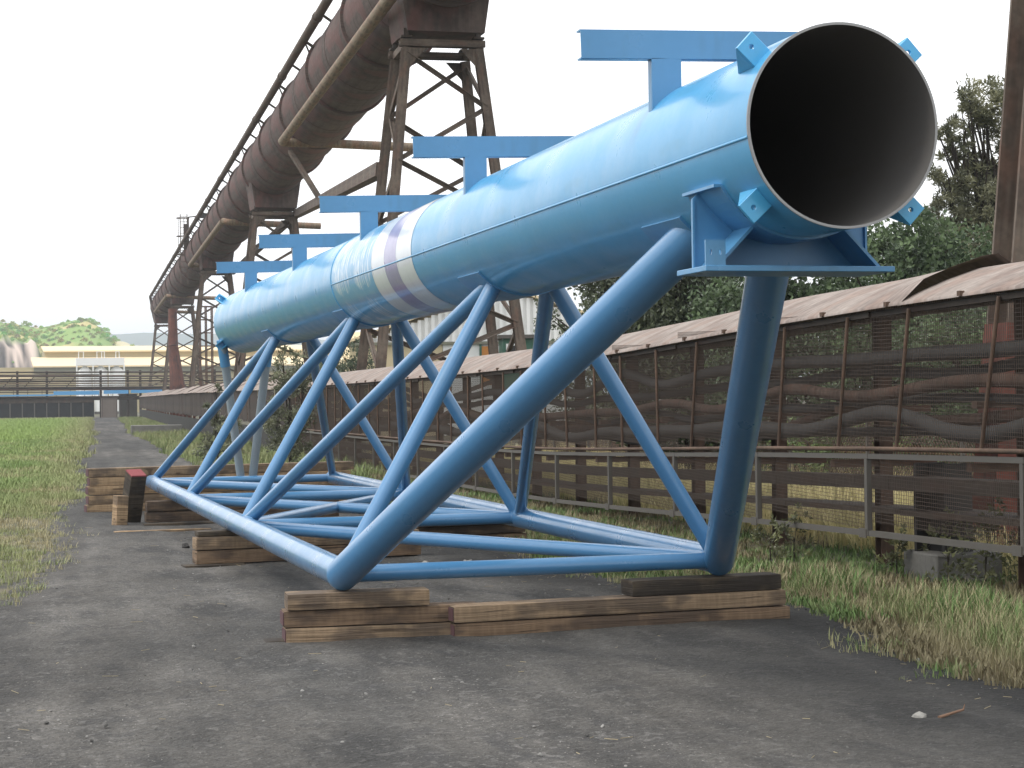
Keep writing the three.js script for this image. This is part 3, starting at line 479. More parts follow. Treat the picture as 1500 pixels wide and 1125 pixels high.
{
  const t = thing('overhead_main', 'huge rusty overhead gas main running away on trestle towers', 'pipeline');
  const hd = Math.PI / 2, pt = (z, dx = 0, dy = 0) => V(PX(z) + dx, PY + dy, z), ST = 10.5;
  for (let z = 14; z > -240; z -= ST) {
    part(t, 'pipe_section', tube(pt(z), pt(z - ST + 0.02), MR, 48, true), M.rust);
    part(t, 'stiffener_ring', tube(pt(z - 2), pt(z - 2.18), MR + 0.11, 48), M.rust); part(t, 'seam_strap', tube(pt(z - 7.2), pt(z - 7.25), MR + 0.015, 48), M.rust);
    part(t, 'pipe_bracket', [bar(pt(z - 2.05, -1.28, 0.82), pt(z - 2.05, -1.80, 1.16), 0.09, 0.12), bar(pt(z - 2.3, -1.45, 0.5), pt(z - 2.0, -1.75, 1.1), 0.06, 0.06), bar(pt(z - 7.25, -1.28, 0.82), pt(z - 7.25, -1.80, 1.16), 0.08, 0.10)], M.steelDark);
  }
  for (const z of [-42.3, -93, -141, -196, -246, -4.0]) part(t, 'saddle', extr([[-1.14, -2.33], [1.14, -2.33], [1.42, -0.5], [1.42, 0.1], [-1.42, 0.1], [-1.42, -0.5]], 2.3).translate(PX(z), PY, z - 1.15), M.rust);
  part(t, 'end_cap', tube(pt(-247.5), pt(-250), MR, 40), M.rust);
}
{
  const side = (z0, z1, label) => { const t = thing('service_pipe', label, 'pipe'); const p = (z) => V(PX(z) - 1.76, PY + 1.18, z); part(t, 'pipe_run', tube(p(z0), p(z1), 0.17, 16), M.steel); for (let z = z0 - 6; z > z1; z -= 13) part(t, 'coupling', tube(p(z), p(z - 0.3), 0.2, 16), M.steel); const e = p(z1); part(t, 'end_bend', curve([e, e.clone().add(V(0.1, -0.2, -0.5)), e.clone().add(V(0.5, -2.2, -1.4)), e.clone().add(V(0.8, -3.4, -1.8))], 0.17, 20), M.steel); };
  side(14, -246, 'thin straight pipe bracketed along the upper left side of the overhead main');
  const loops = [[10, -72, 'pale pipe slung low beside the nearest span of the overhead main', 6.2], [-109, -149, 'pale pipe loop under the second span of the overhead main', 6.2], [-195, -232, 'pale pipe loop at the far end of the overhead main', 5.5]];
  loops.forEach(([z0, z1, label, w], i) => {
    const p = (z, dx, dy) => V(PX(z) - 1.62 + dx, PY - 1.45 + dy, z);
    const pts = i ? [p(z0, w, -0.3), p(z0, w * 0.5, -0.2), p(z0, 0.35, -0.1), p(z0 - 0.35, 0, 0)] : [];
    const t = thing('slung_pipe', label, 'pipe');
    part(t, 'pipe_run', tube(p(z0 - (i ? 0.35 : 0), 0, 0), p(z1 + 0.35, 0, 0), 0.2, 16), M.pale);
    part(t, 'cross_leg', curve([p(z1 + 0.35, 0, 0), p(z1 + 0.08, 0.06, 0), p(z1, 0.35, 0), p(z1, 2, 0), p(z1, w, -0.1)], 0.2, 40, 14, 0.2), M.pale);
    if (i) part(t, 'cross_leg', curve([...pts].reverse().concat([]), 0.2, 40, 14, 0.2), M.pale);
  });
  // sloping stays between the first two towers
  const t = thing('stay_frame', 'sloping brown stay beams between the first two trestle towers', 'brace frame');
  const A = V(PX(-44) - 1.4, 8.6, -44.4), B = V(PX(-92) + 1.2, 11.9, -91.9), mid = A.clone().lerp(B, 0.58);
  part(t, 'stay', bar(A, B, 0.32, 0.42), M.steel); part(t, 'strut', bar(mid, V(mid.x - 0.9, PY - 1.45, mid.z - 3), 0.2, 0.2), M.steel); part(t, 'strut', bar(V(PX(-92) + 1.2, 11.9, -91.9), V(PX(-141) + 1.2, 11.9, -140), 0.3, 0.35), M.steel);
}
// caged ladder and lamp above the far end of the main
{
  const b = at(270, 400, 168), t = thing('caged_ladder', 'thin caged ladder rising above the far end of the overhead main', 'ladder', [b.x, b.y, b.z]);
  const wtop = 5.2; for (const x of [-0.3, 0.3]) part(t, 'rail', bar(V(x, -1, 0), V(x, wtop, 0), 0.07, 0.07), M.steel);
  const rg = []; for (let y = 0; y < wtop; y += 0.5) rg.push(bar(V(-0.3, y, 0), V(0.3, y, 0), 0.045, 0.045)); part(t, 'rungs', rg, M.steel);
  for (const y of [1.6, 3.2, 4.8]) part(t, 'hoop', new THREE.TorusGeometry(0.55, 0.04, 6, 24).rotateX(Math.PI / 2).translate(-0.1, y, 0.3), M.steel);
  for (const a of [0.5, 1.5, 2.5]) part(t, 'cage_bar', bar(V(-0.1 + 0.55 * Math.cos(a), 1.6, 0.3 + 0.55 * Math.sin(a)), V(-0.1 + 0.55 * Math.cos(a), 4.8, 0.3 + 0.55 * Math.sin(a)), 0.045, 0.045), M.steel);
  const c = at(282, 352, 166), l = thing('lamp_post', 'dark lamp on a short bent post beside the caged ladder', 'lamp', [c.x, c.y, c.z]);
  part(l, 'post', [bar(V(-0.35, -2.5, 0), V(-0.35, 2.0, 0), 0.12, 0.12), bar(V(-0.35, 2.0, 0), V(0.8, 2.15, 0), 0.09, 0.09)], M.steelDark); part(l, 'lamp_head', box(0.5, 1.3, 1.95, 2.35, -0.3, 0.3), M.dark); part(l, 'control_box', box(-0.75, -0.35, -0.8, 1.4, -0.2, 0.2), M.steelDark);
}
// red tapered stack and scaffold tower near the far trestle
{
  const b = at(265, 596, 196); const t = thing('red_stack', 'red brown tapering duct standing by the farthest trestle', 'duct', [b.x, 0, b.z]);
  part(t, 'duct', cone(V(0, 0, 0), V(-0.7, 7.4, 0), 1.0, 0.5, 24), M.redDull); part(t, 'flange', tube(V(-0.3, 3.2, 0), V(-0.31, 3.35, 0), 0.86, 24), M.redDull); part(t, 'elbow', cone(V(-0.7, 7.4, 0), V(-0.7, 11.2, -0.4), 0.5, 0.45, 20), M.redDull);
  const c = at(303, 590, 160), s = thing('scaffold_tower', 'slender reddish scaffold tower between the trestles and the pipe end', 'scaffold', [c.x, 0, c.z]);
  for (const x of [-0.5, 0, 0.5]) for (const z of [-0.5, 0.5]) part(s, 'standard', bar(V(x, 0, z), V(x, 9.6, z), 0.09, 0.09), M.hoseRed);
  for (let y = 0.8; y < 9.6; y += 1.1) part(s, 'ledger', [bar(V(-0.5, y, 0.5), V(0.5, y, 0.5), 0.07, 0.07), bar(V(-0.5, y, -0.5), V(0.5, y, -0.5), 0.07, 0.07), bar(V(-0.5, y, -0.5), V(-0.5, y, 0.5), 0.07, 0.07)], M.hoseRed);
}

// ---------------------------------------------------------------- far left: pipe rack, low wall, cabinet, sheds, silos, hills
{
  const zr = -208, t = thing('pipe_rack', 'long dark pipe rack of posts and level pipes across the end of the track', 'pipe rack', [0, 0, zr], 0);
  for (const x of [-14, -9.4, -4.6, -0.9, 2.3, 8.2, 11.2, 12.6, 16.5, 21]) part(t, 'post', bar(V(x, 0, 0), V(x, 5.35, 0), 0.26, 0.26), M.steelDark);
  for (const [y, r, m] of [[5.2, 0.09, M.steelDark], [4.75, 0.12, M.steel], [4.2, 0.1, M.steelDark], [3.95, 0.08, M.pale], [3.45, 0.15, M.steelDark], [3.25, 0.1, M.hoseRed], [2.35, 0.16, M.steelDark]]) part(t, 'pipe', tube(V(-16, y + 0.1, 0.2), V(22, y - 0.12, 0.1), r, 10), m);
  for (let x = -14; x < 6; x += 2.3) part(t, 'diagonal', bar(V(x, 3.5, -0.2), V(x + 1.1, 4.7, -0.2), 0.1, 0.1), M.steelDark);
  for (const [y, x0, x1] of [[4.95, -16, 8], [4.45, -16, 22], [3.7, -10, 22], [3.05, -16, 3]]) part(t, 'pipe', tube(V(x0, y + 0.05, 0.6), V(x1, y - 0.08, 0.5), 0.055, 8), M.steelDark);
  for (let x = -15.3; x < 21; x += 1.55) part(t, 'hanger', bar(V(x, 2.25, 0.5), V(x, x < 7 ? 3.3 : 3.0, 0.5), 0.06, 0.06), M.steelDark);
  part(t, 'deck_beam', box(-16, 22, 2.0, 2.25, -0.5, 0.3), M.steelDark);
  part(t, 'blue_duct', [box(3.0, 8.0, 2.62, 3.05, 0.3, 0.9), box(8.5, 11.2, 2.7, 3.1, 0.3, 0.9), box(11.5, 15.2, 2.75, 3.1, 0.3, 0.9), box(-3, 3.0, 2.55, 2.72, 0.3, 0.7)], M.rackBlue, 'bright blue duct along the rack');
  const w = thing('low_wall', 'low dark retaining wall with pale posts under the pipe rack', 'wall', [0, 0, zr + 1]);
  part(w, 'wall_panel', box(-16, 7.4, 0, 1.75, -0.2, 0), M.slate); part(w, 'coping', box(-16, 7.4, 1.75, 2.0, -0.3, 0.1), M.steelDark);
  for (let x = -15; x < 7; x += 1.32) part(w, 'post', box(x, x + 0.13, 0, 1.74, 0.004, 0.12), M.frame);
  const c = thing('steel_cabinet', 'plain brown steel cabinet standing at the end of the track', 'cabinet', [9.0, 0, zr + 2]);
  part(c, 'body', metres(new RoundedBoxGeometry(1.75, 2.25, 0.9, 2, 0.03)).translate(0, 1.12, 0), M.cabinet); part(c, 'top_plate', box(-0.92, 0.92, 2.26, 2.34, -0.5, 0.5), M.steelDark); part(c, 'door_frame', [box(-0.8, -0.76, 0.1, 2.15, 0.452, 0.47), box(0.76, 0.8, 0.1, 2.15, 0.452, 0.47), box(-0.76, 0.76, 2.11, 2.15, 0.452, 0.47)], M.steelDark);
  const s2 = thing('steel_box', 'grey steel box standing right of the brown cabinet', 'box', [11.4, 0, zr - 3]); part(s2, 'body', metres(new RoundedBoxGeometry(2.0, 2.6, 1.4, 2, 0.04)).translate(0, 1.3, 0), M.frame); part(s2, 'top_plate', box(-1.1, 1.1, 2.61, 2.7, -0.8, 0.8), M.steelDark);
}
{
  const z = -327, sl = 0.04, t = thing('long_shed', 'long cream industrial shed with two stepped roofs behind the pipe rack', 'shed', [0, 0, z], 0.03);
  part(t, 'lower_wall', box(-25, 60, 0, 8.0, -8, 0), M.shedWall); part(t, 'wall_shade_strip', box(3.3, 60, 7.0, 8.05, 0.004, 0.3), M.shedDark, 'darker strip of wall sheeting under the eave');
  const roof = (x0, x1, y0, y1, z0, z1) => { const g = new THREE.BufferGeometry(); const d = 0.25; const p = [x0, y0, z0, x1, y0, z0, x1, y1, z1, x0, y1, z1, x0, y0 - d, z0, x1, y0 - d, z0, x1, y1 - d, z1, x0, y1 - d, z1]; g.setAttribute('position', new THREE.Float32BufferAttribute(p, 3)); g.setIndex([0, 1, 2, 0, 2, 3, 4, 6, 5, 4, 7, 6, 0, 4, 5, 0, 5, 1, 3, 2, 6, 3, 6, 7, 0, 3, 7, 0, 7, 4, 1, 5, 6, 1, 6, 2]); const q = g.toNonIndexed(); q.computeVertexNormals(); q.setAttribute('uv', new THREE.Float32BufferAttribute(new Float32Array(q.attributes.position.count * 2), 2)); return q; };
  part(t, 'lower_roof', roof(3.2, 60, 8.2, 9.9, 0.6, -8), M.shedRoof); part(t, 'upper_wall', box(5.6, 60, 7.9, 11.0, -16, -8.01), M.shedWall);
  part(t, 'upper_roof', roof(5.4, 60, 11.05, 12.1, -7.4, -16), M.shedRoof); part(t, 'lean_to_roof', roof(-25, 3.19, 6.2, 7.2, 1.2, -6), M.shedRoof);
}
{
  [-2.35, 0, 2.35].forEach((dx, i) => {
    const t = thing('silo', ['white silo under a roof frame, leftmost of three', 'white silo under a roof frame, middle one of three', 'white silo under a roof frame, rightmost of three'][i], 'silo', [12.3 + dx, 0, -284]);
    part(t, 'body', tube(V(0, 0.4, 0), V(0, 6.6, 0), 1.0, 24), M.whiteWall); part(t, 'top_cone', cone(V(0, 6.6, 0), V(0, 7.3, 0), 1.0, 0.3, 24), M.whiteWall); part(t, 'foot_ring', tube(V(0, 0, 0), V(0, 0.4, 0), 1.06, 24), M.frame);
  });
  const f = thing('silo_gantry', 'white gantry roof with handrails over the three silos', 'gantry', [12.3, 0, -284]);
  part(f, 'top_deck', box(-3.7, 3.5, 7.4, 8.5, -1.5, 1.3), M.whiteWall); for (const x of [-3.6, -1.2, 1.2, 3.4]) part(f, 'post', box(x - 0.1, x + 0.1, 0, 7.39, 1.1, 1.3), M.whiteWall);
  for (const x of [-3.3, -2.6, -0.6, 0.1, 0.5, 2.2, 2.7]) part(f, 'handrail', [box(x - 0.06, x + 0.06, 8.5, 9.5, 1.0, 1.12)], M.whiteWall); for (const [a, b] of [[-3.3, -2.6], [-0.6, 0.5], [2.2, 2.7]]) part(f, 'handrail', box(a, b, 9.4, 9.48, 1.125, 1.2), M.whiteWall);
}
function leafGeo(list, R) { // list of [x,y,z,size,r,g,b]
  const pos = [], col = [], nor = [];
  for (const [x, y, z, s, r, g, b, long = 1.7] of list) {
    const a = R() * 6.283, e = (R() - 0.35) * 2.2, d = V(Math.cos(a) * Math.cos(e), Math.sin(e), Math.sin(a) * Math.cos(e)), w = V(R() - 0.5, R() - 0.5, R() - 0.5).cross(d).normalize().multiplyScalar(s * 0.5), l = d.multiplyScalar(s * long), n = V().crossVectors(w, l).normalize(); if (n.y < 0) { n.negate(); w.negate(); }
    const c = V(x, y, z), m1 = c.clone().addScaledVector(l, 0.45).add(w), m2 = c.clone().addScaledVector(l, 0.45).sub(w), tip = c.clone().add(l);
    for (const q of [c, m1, tip, c, tip, m2]) { pos.push(q.x, q.y, q.z); nor.push(n.x, n.y, n.z); col.push(r, g, b); }
  }
  const q = new THREE.BufferGeometry(); q.setAttribute('position', new THREE.Float32BufferAttribute(pos, 3)); q.setAttribute('normal', new THREE.Float32BufferAttribute(nor, 3)); q.setAttribute('color', new THREE.Float32BufferAttribute(col, 3)); return q;
}
// crowns are [x, y, z, radius, flatness] in the tree's own axes
function tree(name, label, category, pos, crowns, leaf, perClump, clumps, colA, colB, seed, trunkR = 0.14, group, long = 1.7) {
  const R = rng(seed), t = thing(name, label, category, pos, 0, group), list = [], limbs = [];
  for (const [x, y, z, r, f = 0.8, dens = 1] of crowns) {
    const n = Math.round(clumps * dens * r * r);
    for (let i = 0; i < n; i++) {
      const a = R() * 6.283, e = Math.asin(2 * R() - 1), rr = r * (0.35 + 0.68 * Math.sqrt(R())), c = [x + rr * Math.cos(a) * Math.cos(e), y + rr * f * Math.sin(e), z + rr * Math.sin(a) * Math.cos(e)], cr = r * (0.15 + 0.2 * R()), k = R(), sh = 0.75 + 0.5 * R();
      for (let j = 0; j < perClump; j++) { const q = mix3(colA, colB, clamp(k + 0.35 * (R() - 0.5))); list.push([c[0] + cr * (R() + R() - 1), Math.max(0.03, c[1] + cr * (R() + R() - 1)), c[2] + cr * (R() + R() - 1), leaf * (0.7 + 0.6 * R()), q[0] * sh, q[1] * sh, q[2] * sh, long]); }
    }
    const b = V(x * 0.15, Math.max(0.2, y * 0.35), z * 0.15), e = V(x, y, z); limbs.push(cone(b, e, trunkR * 0.6, trunkR * 0.2, 8));
    for (let i = 0; i < 4; i++) { const a = R() * 6.28, d = V(Math.cos(a), 0.5 * (R() - 0.2), Math.sin(a)).multiplyScalar(r * 0.8); limbs.push(cone(e.clone().lerp(b, 0.2 + 0.3 * R()), e.clone().add(d), trunkR * 0.25, trunkR * 0.08, 6)); }
  }
  const top = crowns.reduce((m, c) => Math.max(m, c[1]), 0); limbs.push(cone(V(0, 0, 0), V(0, top * 0.55, 0), trunkR, trunkR * 0.55, 10));
  part(t, 'trunk', limbs, M.bark); part(t, 'crown', leafGeo(list, R), M.leaf); return t;
}
const dk = [0.020, 0.045, 0.018], md = [0.055, 0.105, 0.035], ol = [0.10, 0.115, 0.045], olD = [0.04, 0.05, 0.022];
{
  const g0 = (px, depth) => { const p = at(px, 590, depth); return [p.x, 0, p.z]; };
  // broadleaf thicket behind the gallery
  const gl = [0.04, 0.07, 0.03], gh = [0.15, 0.215, 0.095];
  tree('bush_tree', 'dense glossy dark green bush behind the gallery below the pipe mouth', 'tree', g0(1320, 31), [[0, 1.5, 0, 1.5], [-0.6, 2.7, 0.2, 1.0], [0.5, 3.0, 0, 1.1], [1.2, 1.9, 0.4, 1.2], [0.2, 3.9, 0, 0.8], [1.0, 3.5, -0.3, 1.0], [-0.5, 3.5, 0.1, 0.7], [1.7, 3.0, -0.2, 0.9]], 0.055, 44, 120, gl, gh, 11, 0.12);
  tree('bush_tree', 'dark green bush behind the gallery under the pipe cradle', 'tree', g0(1160, 33), [[0, 1.6, 0, 1.6], [-0.8, 2.9, 0, 1.0], [0.9, 2.7, 0.2, 1.1], [0.1, 3.6, 0, 0.8]], 0.055, 44, 120, gl, [0.125, 0.185, 0.08], 12, 0.12);
  tree('bush_tree', 'feathery dark shrub tree behind the gallery right of the thick front strut', 'tree', g0(1010, 35), [[0, 1.7, 0, 1.5], [0.2, 2.9, 0, 1.1], [-0.9, 2.6, 0, 1.1], [-0.3, 4.0, 0, 1.0], [0.9, 3.7, 0, 0.9], [1.2, 2.4, 0.2, 0.9]], 0.05, 44, 120, [0.028, 0.045, 0.02], [0.095, 0.115, 0.05], 13, 0.12, undefined, 2.2);
  tree('bush_tree', 'speckled pale green tree seen under the pipe left of the thick front strut', 'tree', g0(900, 44), [[0, 2.0, 0, 1.6], [-0.9, 3.4, 0, 0.9, 0.8, 0.6], [0.7, 3.8, 0, 1.3], [-0.2, 4.8, 0, 1.2], [1.7, 3.4, 0.3, 1.3]], 0.06, 38, 80, [0.05, 0.07, 0.035], [0.18, 0.21, 0.125], 14, 0.14);
  const pA = [0.09, 0.098, 0.05], pB = [0.27, 0.265, 0.15];
  tree('pine_tree', 'tall loose olive green tree with sky gaps beside the brown trestle leg', 'tree', g0(1458, 40), [[-0.1, 7.65, 0, 0.6, 0.8], [0.3, 7.2, 0.1, 0.55, 0.8], [-0.45, 7.35, 0, 0.36, 0.8], [-1.0, 7.0, 0.1, 0.38, 0.8], [-0.82, 6.6, 0, 0.34, 0.7], [-0.4, 6.2, 0, 0.4, 0.8], [0.1, 6.35, 0, 0.5, 0.8], [-1.05, 5.95, 0.1, 0.42, 0.8], [-0.25, 5.5, 0, 0.68, 0.8], [-1.0, 5.25, 0, 0.55, 0.8], [0.35, 5.2, 0, 0.8, 0.9], [-0.5, 4.5, 0.2, 0.95, 0.8], [-1.3, 4.3, 0, 0.7, 0.9], [0.8, 4.2, 0, 1.1, 0.9], [-0.2, 3.5, 0.2, 1.1, 0.8], [-1.2, 3.1, 0, 1.0, 0.8], [1.2, 3.2, 0.1, 1.3, 0.9], [0.2, 2.4, 0, 1.5, 0.8], [-0.9, 1.6, 0, 1.2]], 0.032, 60, 105, pA, pB, 15, 0.13, undefined, 4.0);
  tree('pine_tree', 'grey green hazy tree crown farther behind the pipe mouth', 'tree', g0(1396, 58), [[-0.4, 5.9, 0, 0.9, 0.7], [0.5, 5.6, 0, 0.9, 0.7], [1.5, 5.4, 0, 1.1, 0.8], [1.1, 4.2, 0, 1.3], [-0.9, 3.9, 0, 1.3], [0.2, 2.6, 0, 2.0, 0.8], [2.6, 3.2, 0, 1.8]], 0.045, 44, 90, [0.085, 0.10, 0.06], [0.215, 0.225, 0.14], 16, 0.18, undefined, 3.2);
  tree('bush_tree', 'dark bush behind the gallery at the right edge of the picture', 'tree', g0(1480, 27), [[0, 1.1, 0, 1.1], [0.8, 1.5, 0, 1.1], [0, 2.0, 0.2, 0.8], [-0.9, 2.2, 0, 0.8]], 0.05, 40, 120, gl, gh, 17, 0.1);
  tree('bush_tree', 'green bush seen through the gallery mesh below the hoses', 'tree', g0(1250, 30), [[0, 0.8, 0, 0.8], [-1, 0.7, 0.3, 0.7], [0.9, 0.7, 0.1, 0.7]], 0.045, 34, 90, [0.09, 0.13, 0.045], [0.26, 0.34, 0.12], 18, 0.06);
  // shrubs before the gallery
  const so = [0.08, 0.09, 0.05], sh2 = [0.22, 0.23, 0.14];
  tree('olive_shrub', 'tall olive leaved shrub in front of the gallery behind the truss', 'shrub', g0(424, 43), [[0, 0.7, 0, 0.5, 1.2], [0.05, 1.5, 0, 0.52, 1.2], [0, 2.3, 0.1, 0.42, 1.1], [-0.15, 2.8, 0, 0.24, 1.2], [-0.4, 1.2, 0.1, 0.3], [0.35, 1.9, 0, 0.3]], 0.035, 30, 190, so, sh2, 21, 0.04, undefined, 2.8);
  tree('olive_shrub', 'smaller olive shrub left of the tall one, in front of the far gallery', 'shrub', g0(318, 46), [[0, 0.45, 0, 0.5], [0.15, 1.0, 0, 0.36], [-0.1, 1.5, 0, 0.2, 1.3], [-0.02, 1.95, 0, 0.1, 1.6]], 0.035, 30, 190, so, sh2, 22, 0.03, undefined, 2.8);
  tree('small_tree', 'small dark tree behind the gallery roof between the trestle legs', 'tree', g0(512, 72), [[0, 2.2, 0, 1.0], [0.4, 3.2, 0, 0.8], [-0.6, 2.6, 0, 0.8]], 0.06, 30, 70, [0.045, 0.065, 0.035], [0.13, 0.16, 0.09], 23, 0.1);
  tree('small_tree', 'low tree crown behind the gallery roof left of the white shed', 'tree', g0(450, 76), [[0, 2.0, 0, 1.1], [0.7, 2.5, 0, 0.9]], 0.06, 30, 70, [0.05, 0.07, 0.035], [0.15, 0.18, 0.10], 24, 0.1);
  // low weeds at the gallery foot
  for (const [px, d, h, s] of [[1385, 15.9, 0.5, 31], [1440, 15.6, 0.62, 32], [1160, 18.3, 0.45, 33], [1125, 18.6, 0.34, 34], [1310, 16.6, 0.36, 35]])
    tree('weed', ['straggly brown weed against the concrete footing', 'tall straggly weed at the right edge before the gallery', 'green weed left of the rusty gallery post', 'small leafy weed beside the near right stack', 'low weed under the bottom rail of the gallery'][s - 31], 'weed', g0(px, d), [[0, h * 0.5, 0, h * 0.45, 1.1], [0.04, h * 0.95, 0, h * 0.25, 1.2]], 0.022, 14, 420, [0.08, 0.085, 0.04], [0.2, 0.21, 0.085], s, 0.008, undefined, 2.4);
}
// sheds behind the trestles
{
  const a = at(595, 470, 84), b = at(790, 470, 84), t = thing('corrugated_shed', 'white corrugated gable shed with an orange door behind the trestle', 'shed', [a.x, 0, a.z]), W = 8.4;
  t.rotation.y = -0.2;
  part(t, 'lower_wall', box(1.6, W - 1.2, 0, 4.0, -6, -0.02), M.whiteWall); part(t, 'yellow_wall', box(-2.5, 1.58, 0, 4.0, -6, -0.02), M.cream);
  part(t, 'soffit', box(-2.6, W, 4.0, 4.12, -6, 0.12), M.shedDark);
  const ribs = []; for (let x = -2.5; x < W; x += 0.3) { const top = 4.9 + 0.36 * (x > 4.2 ? 8.4 - x : x) ; ribs.push(box(x, x + 0.15, 4.13, top, -0.05, 0.06), box(x + 0.1505, x + 0.2995, 4.13, top, -0.14, -0.06)); }
  part(t, 'corrugated_gable', ribs, M.whiteWall);
  part(t, 'gable_roof', [bar(V(-2.7, 4.12, -3), V(4.25, 6.55, -3), 0.12, 6.4), bar(V(4.25, 6.55, -3), V(W + 0.3, 5.05, -3), 0.12, 6.4)], M.shedRoof);
  part(t, 'door', box(3.3, 3.72, 2.2, 3.9, 0.0, 0.05), M.orange, 'orange door'); part(t, 'door_frame', [box(3.2, 3.3, 2.2, 3.99, 0, 0.08), box(3.72, 3.82, 2.2, 3.99, 0, 0.08)], M.hut);
  const c = at(737, 500, 80), h = thing('green_hut', 'small green hut with a dark window right of the orange door', 'hut', [c.x, 0, c.z]); h.rotation.y = -0.2;
  part(h, 'wall', box(0, 1.6, 0, 4.1, -3, 0), M.hut); part(h, 'roof', box(-0.2, 1.8, 4.1, 4.25, -3.2, 0.2), M.frame); part(h, 'window', box(0.2, 0.75, 2.9, 3.8, 0.004, 0.03), M.dark); part(h, 'window_frame', [box(0.12, 0.2, 2.85, 3.88, 0.004, 0.06), box(0.75, 0.83, 2.85, 3.88, 0.004, 0.06), box(0.2, 0.75, 3.8, 3.88, 0.004, 0.06)], M.whiteWall);
  const e = at(530, 520, 92), k = thing('yellow_house', 'pale yellow house with a tiled roof glimpsed between the trestle legs', 'house', [e.x, 0, e.z]);
  part(k, 'wall', box(-0.6, 3.2, 0, 3.6, -4, 0), M.cream); part(k, 'roof', [bar(V(-0.9, 3.6, 0.4), V(-0.9, 4.9, -2), 0.1, 0.1), metres(new THREE.BoxGeometry(4.4, 0.14, 2.9)).rotateX(0.5).translate(1.3, 4.2, -0.9)], M.shedRoof); part(k, 'window', box(0.1, 0.9, 2.0, 3.0, 0.004, 0.03), M.dark); part(k, 'window_frame', [box(0.0, 0.1, 1.95, 3.05, 0.004, 0.06), box(0.9, 1.0, 1.95, 3.05, 0.004, 0.06)], M.whiteWall);
}
// chain link fence behind the gallery
{
  const t = thing('chain_link_fence', 'rusty chain link fence behind the gallery seen through its mesh', 'fence'); const l = [], z0 = 2, z1 = -34, X = (z) => 8.3 + 0.03 * (2 - z);
  for (let z = z0; z > z1; z -= 3) part(t, 'post', bar(V(X(z), 0, z), V(X(z), 1.25, z), 0.06, 0.06), M.frame);
  for (let z = z0; z > z1; z -= 0.09) { l.push(bar(V(X(z), 0.05, z), V(X(z - 1.15), 1.2, z - 1.15), 0.008, 0.008), bar(V(X(z - 1.15), 0.05, z - 1.15), V(X(z), 1.2, z), 0.008, 0.008)); }
  const m = part(t, 'chain_link', l, M.rod); m.userData.kind = 'stuff'; part(t, 'top_wire', bar(V(X(z0), 1.22, z0), V(X(z1), 1.22, z1), 0.02, 0.02), M.frame);
}
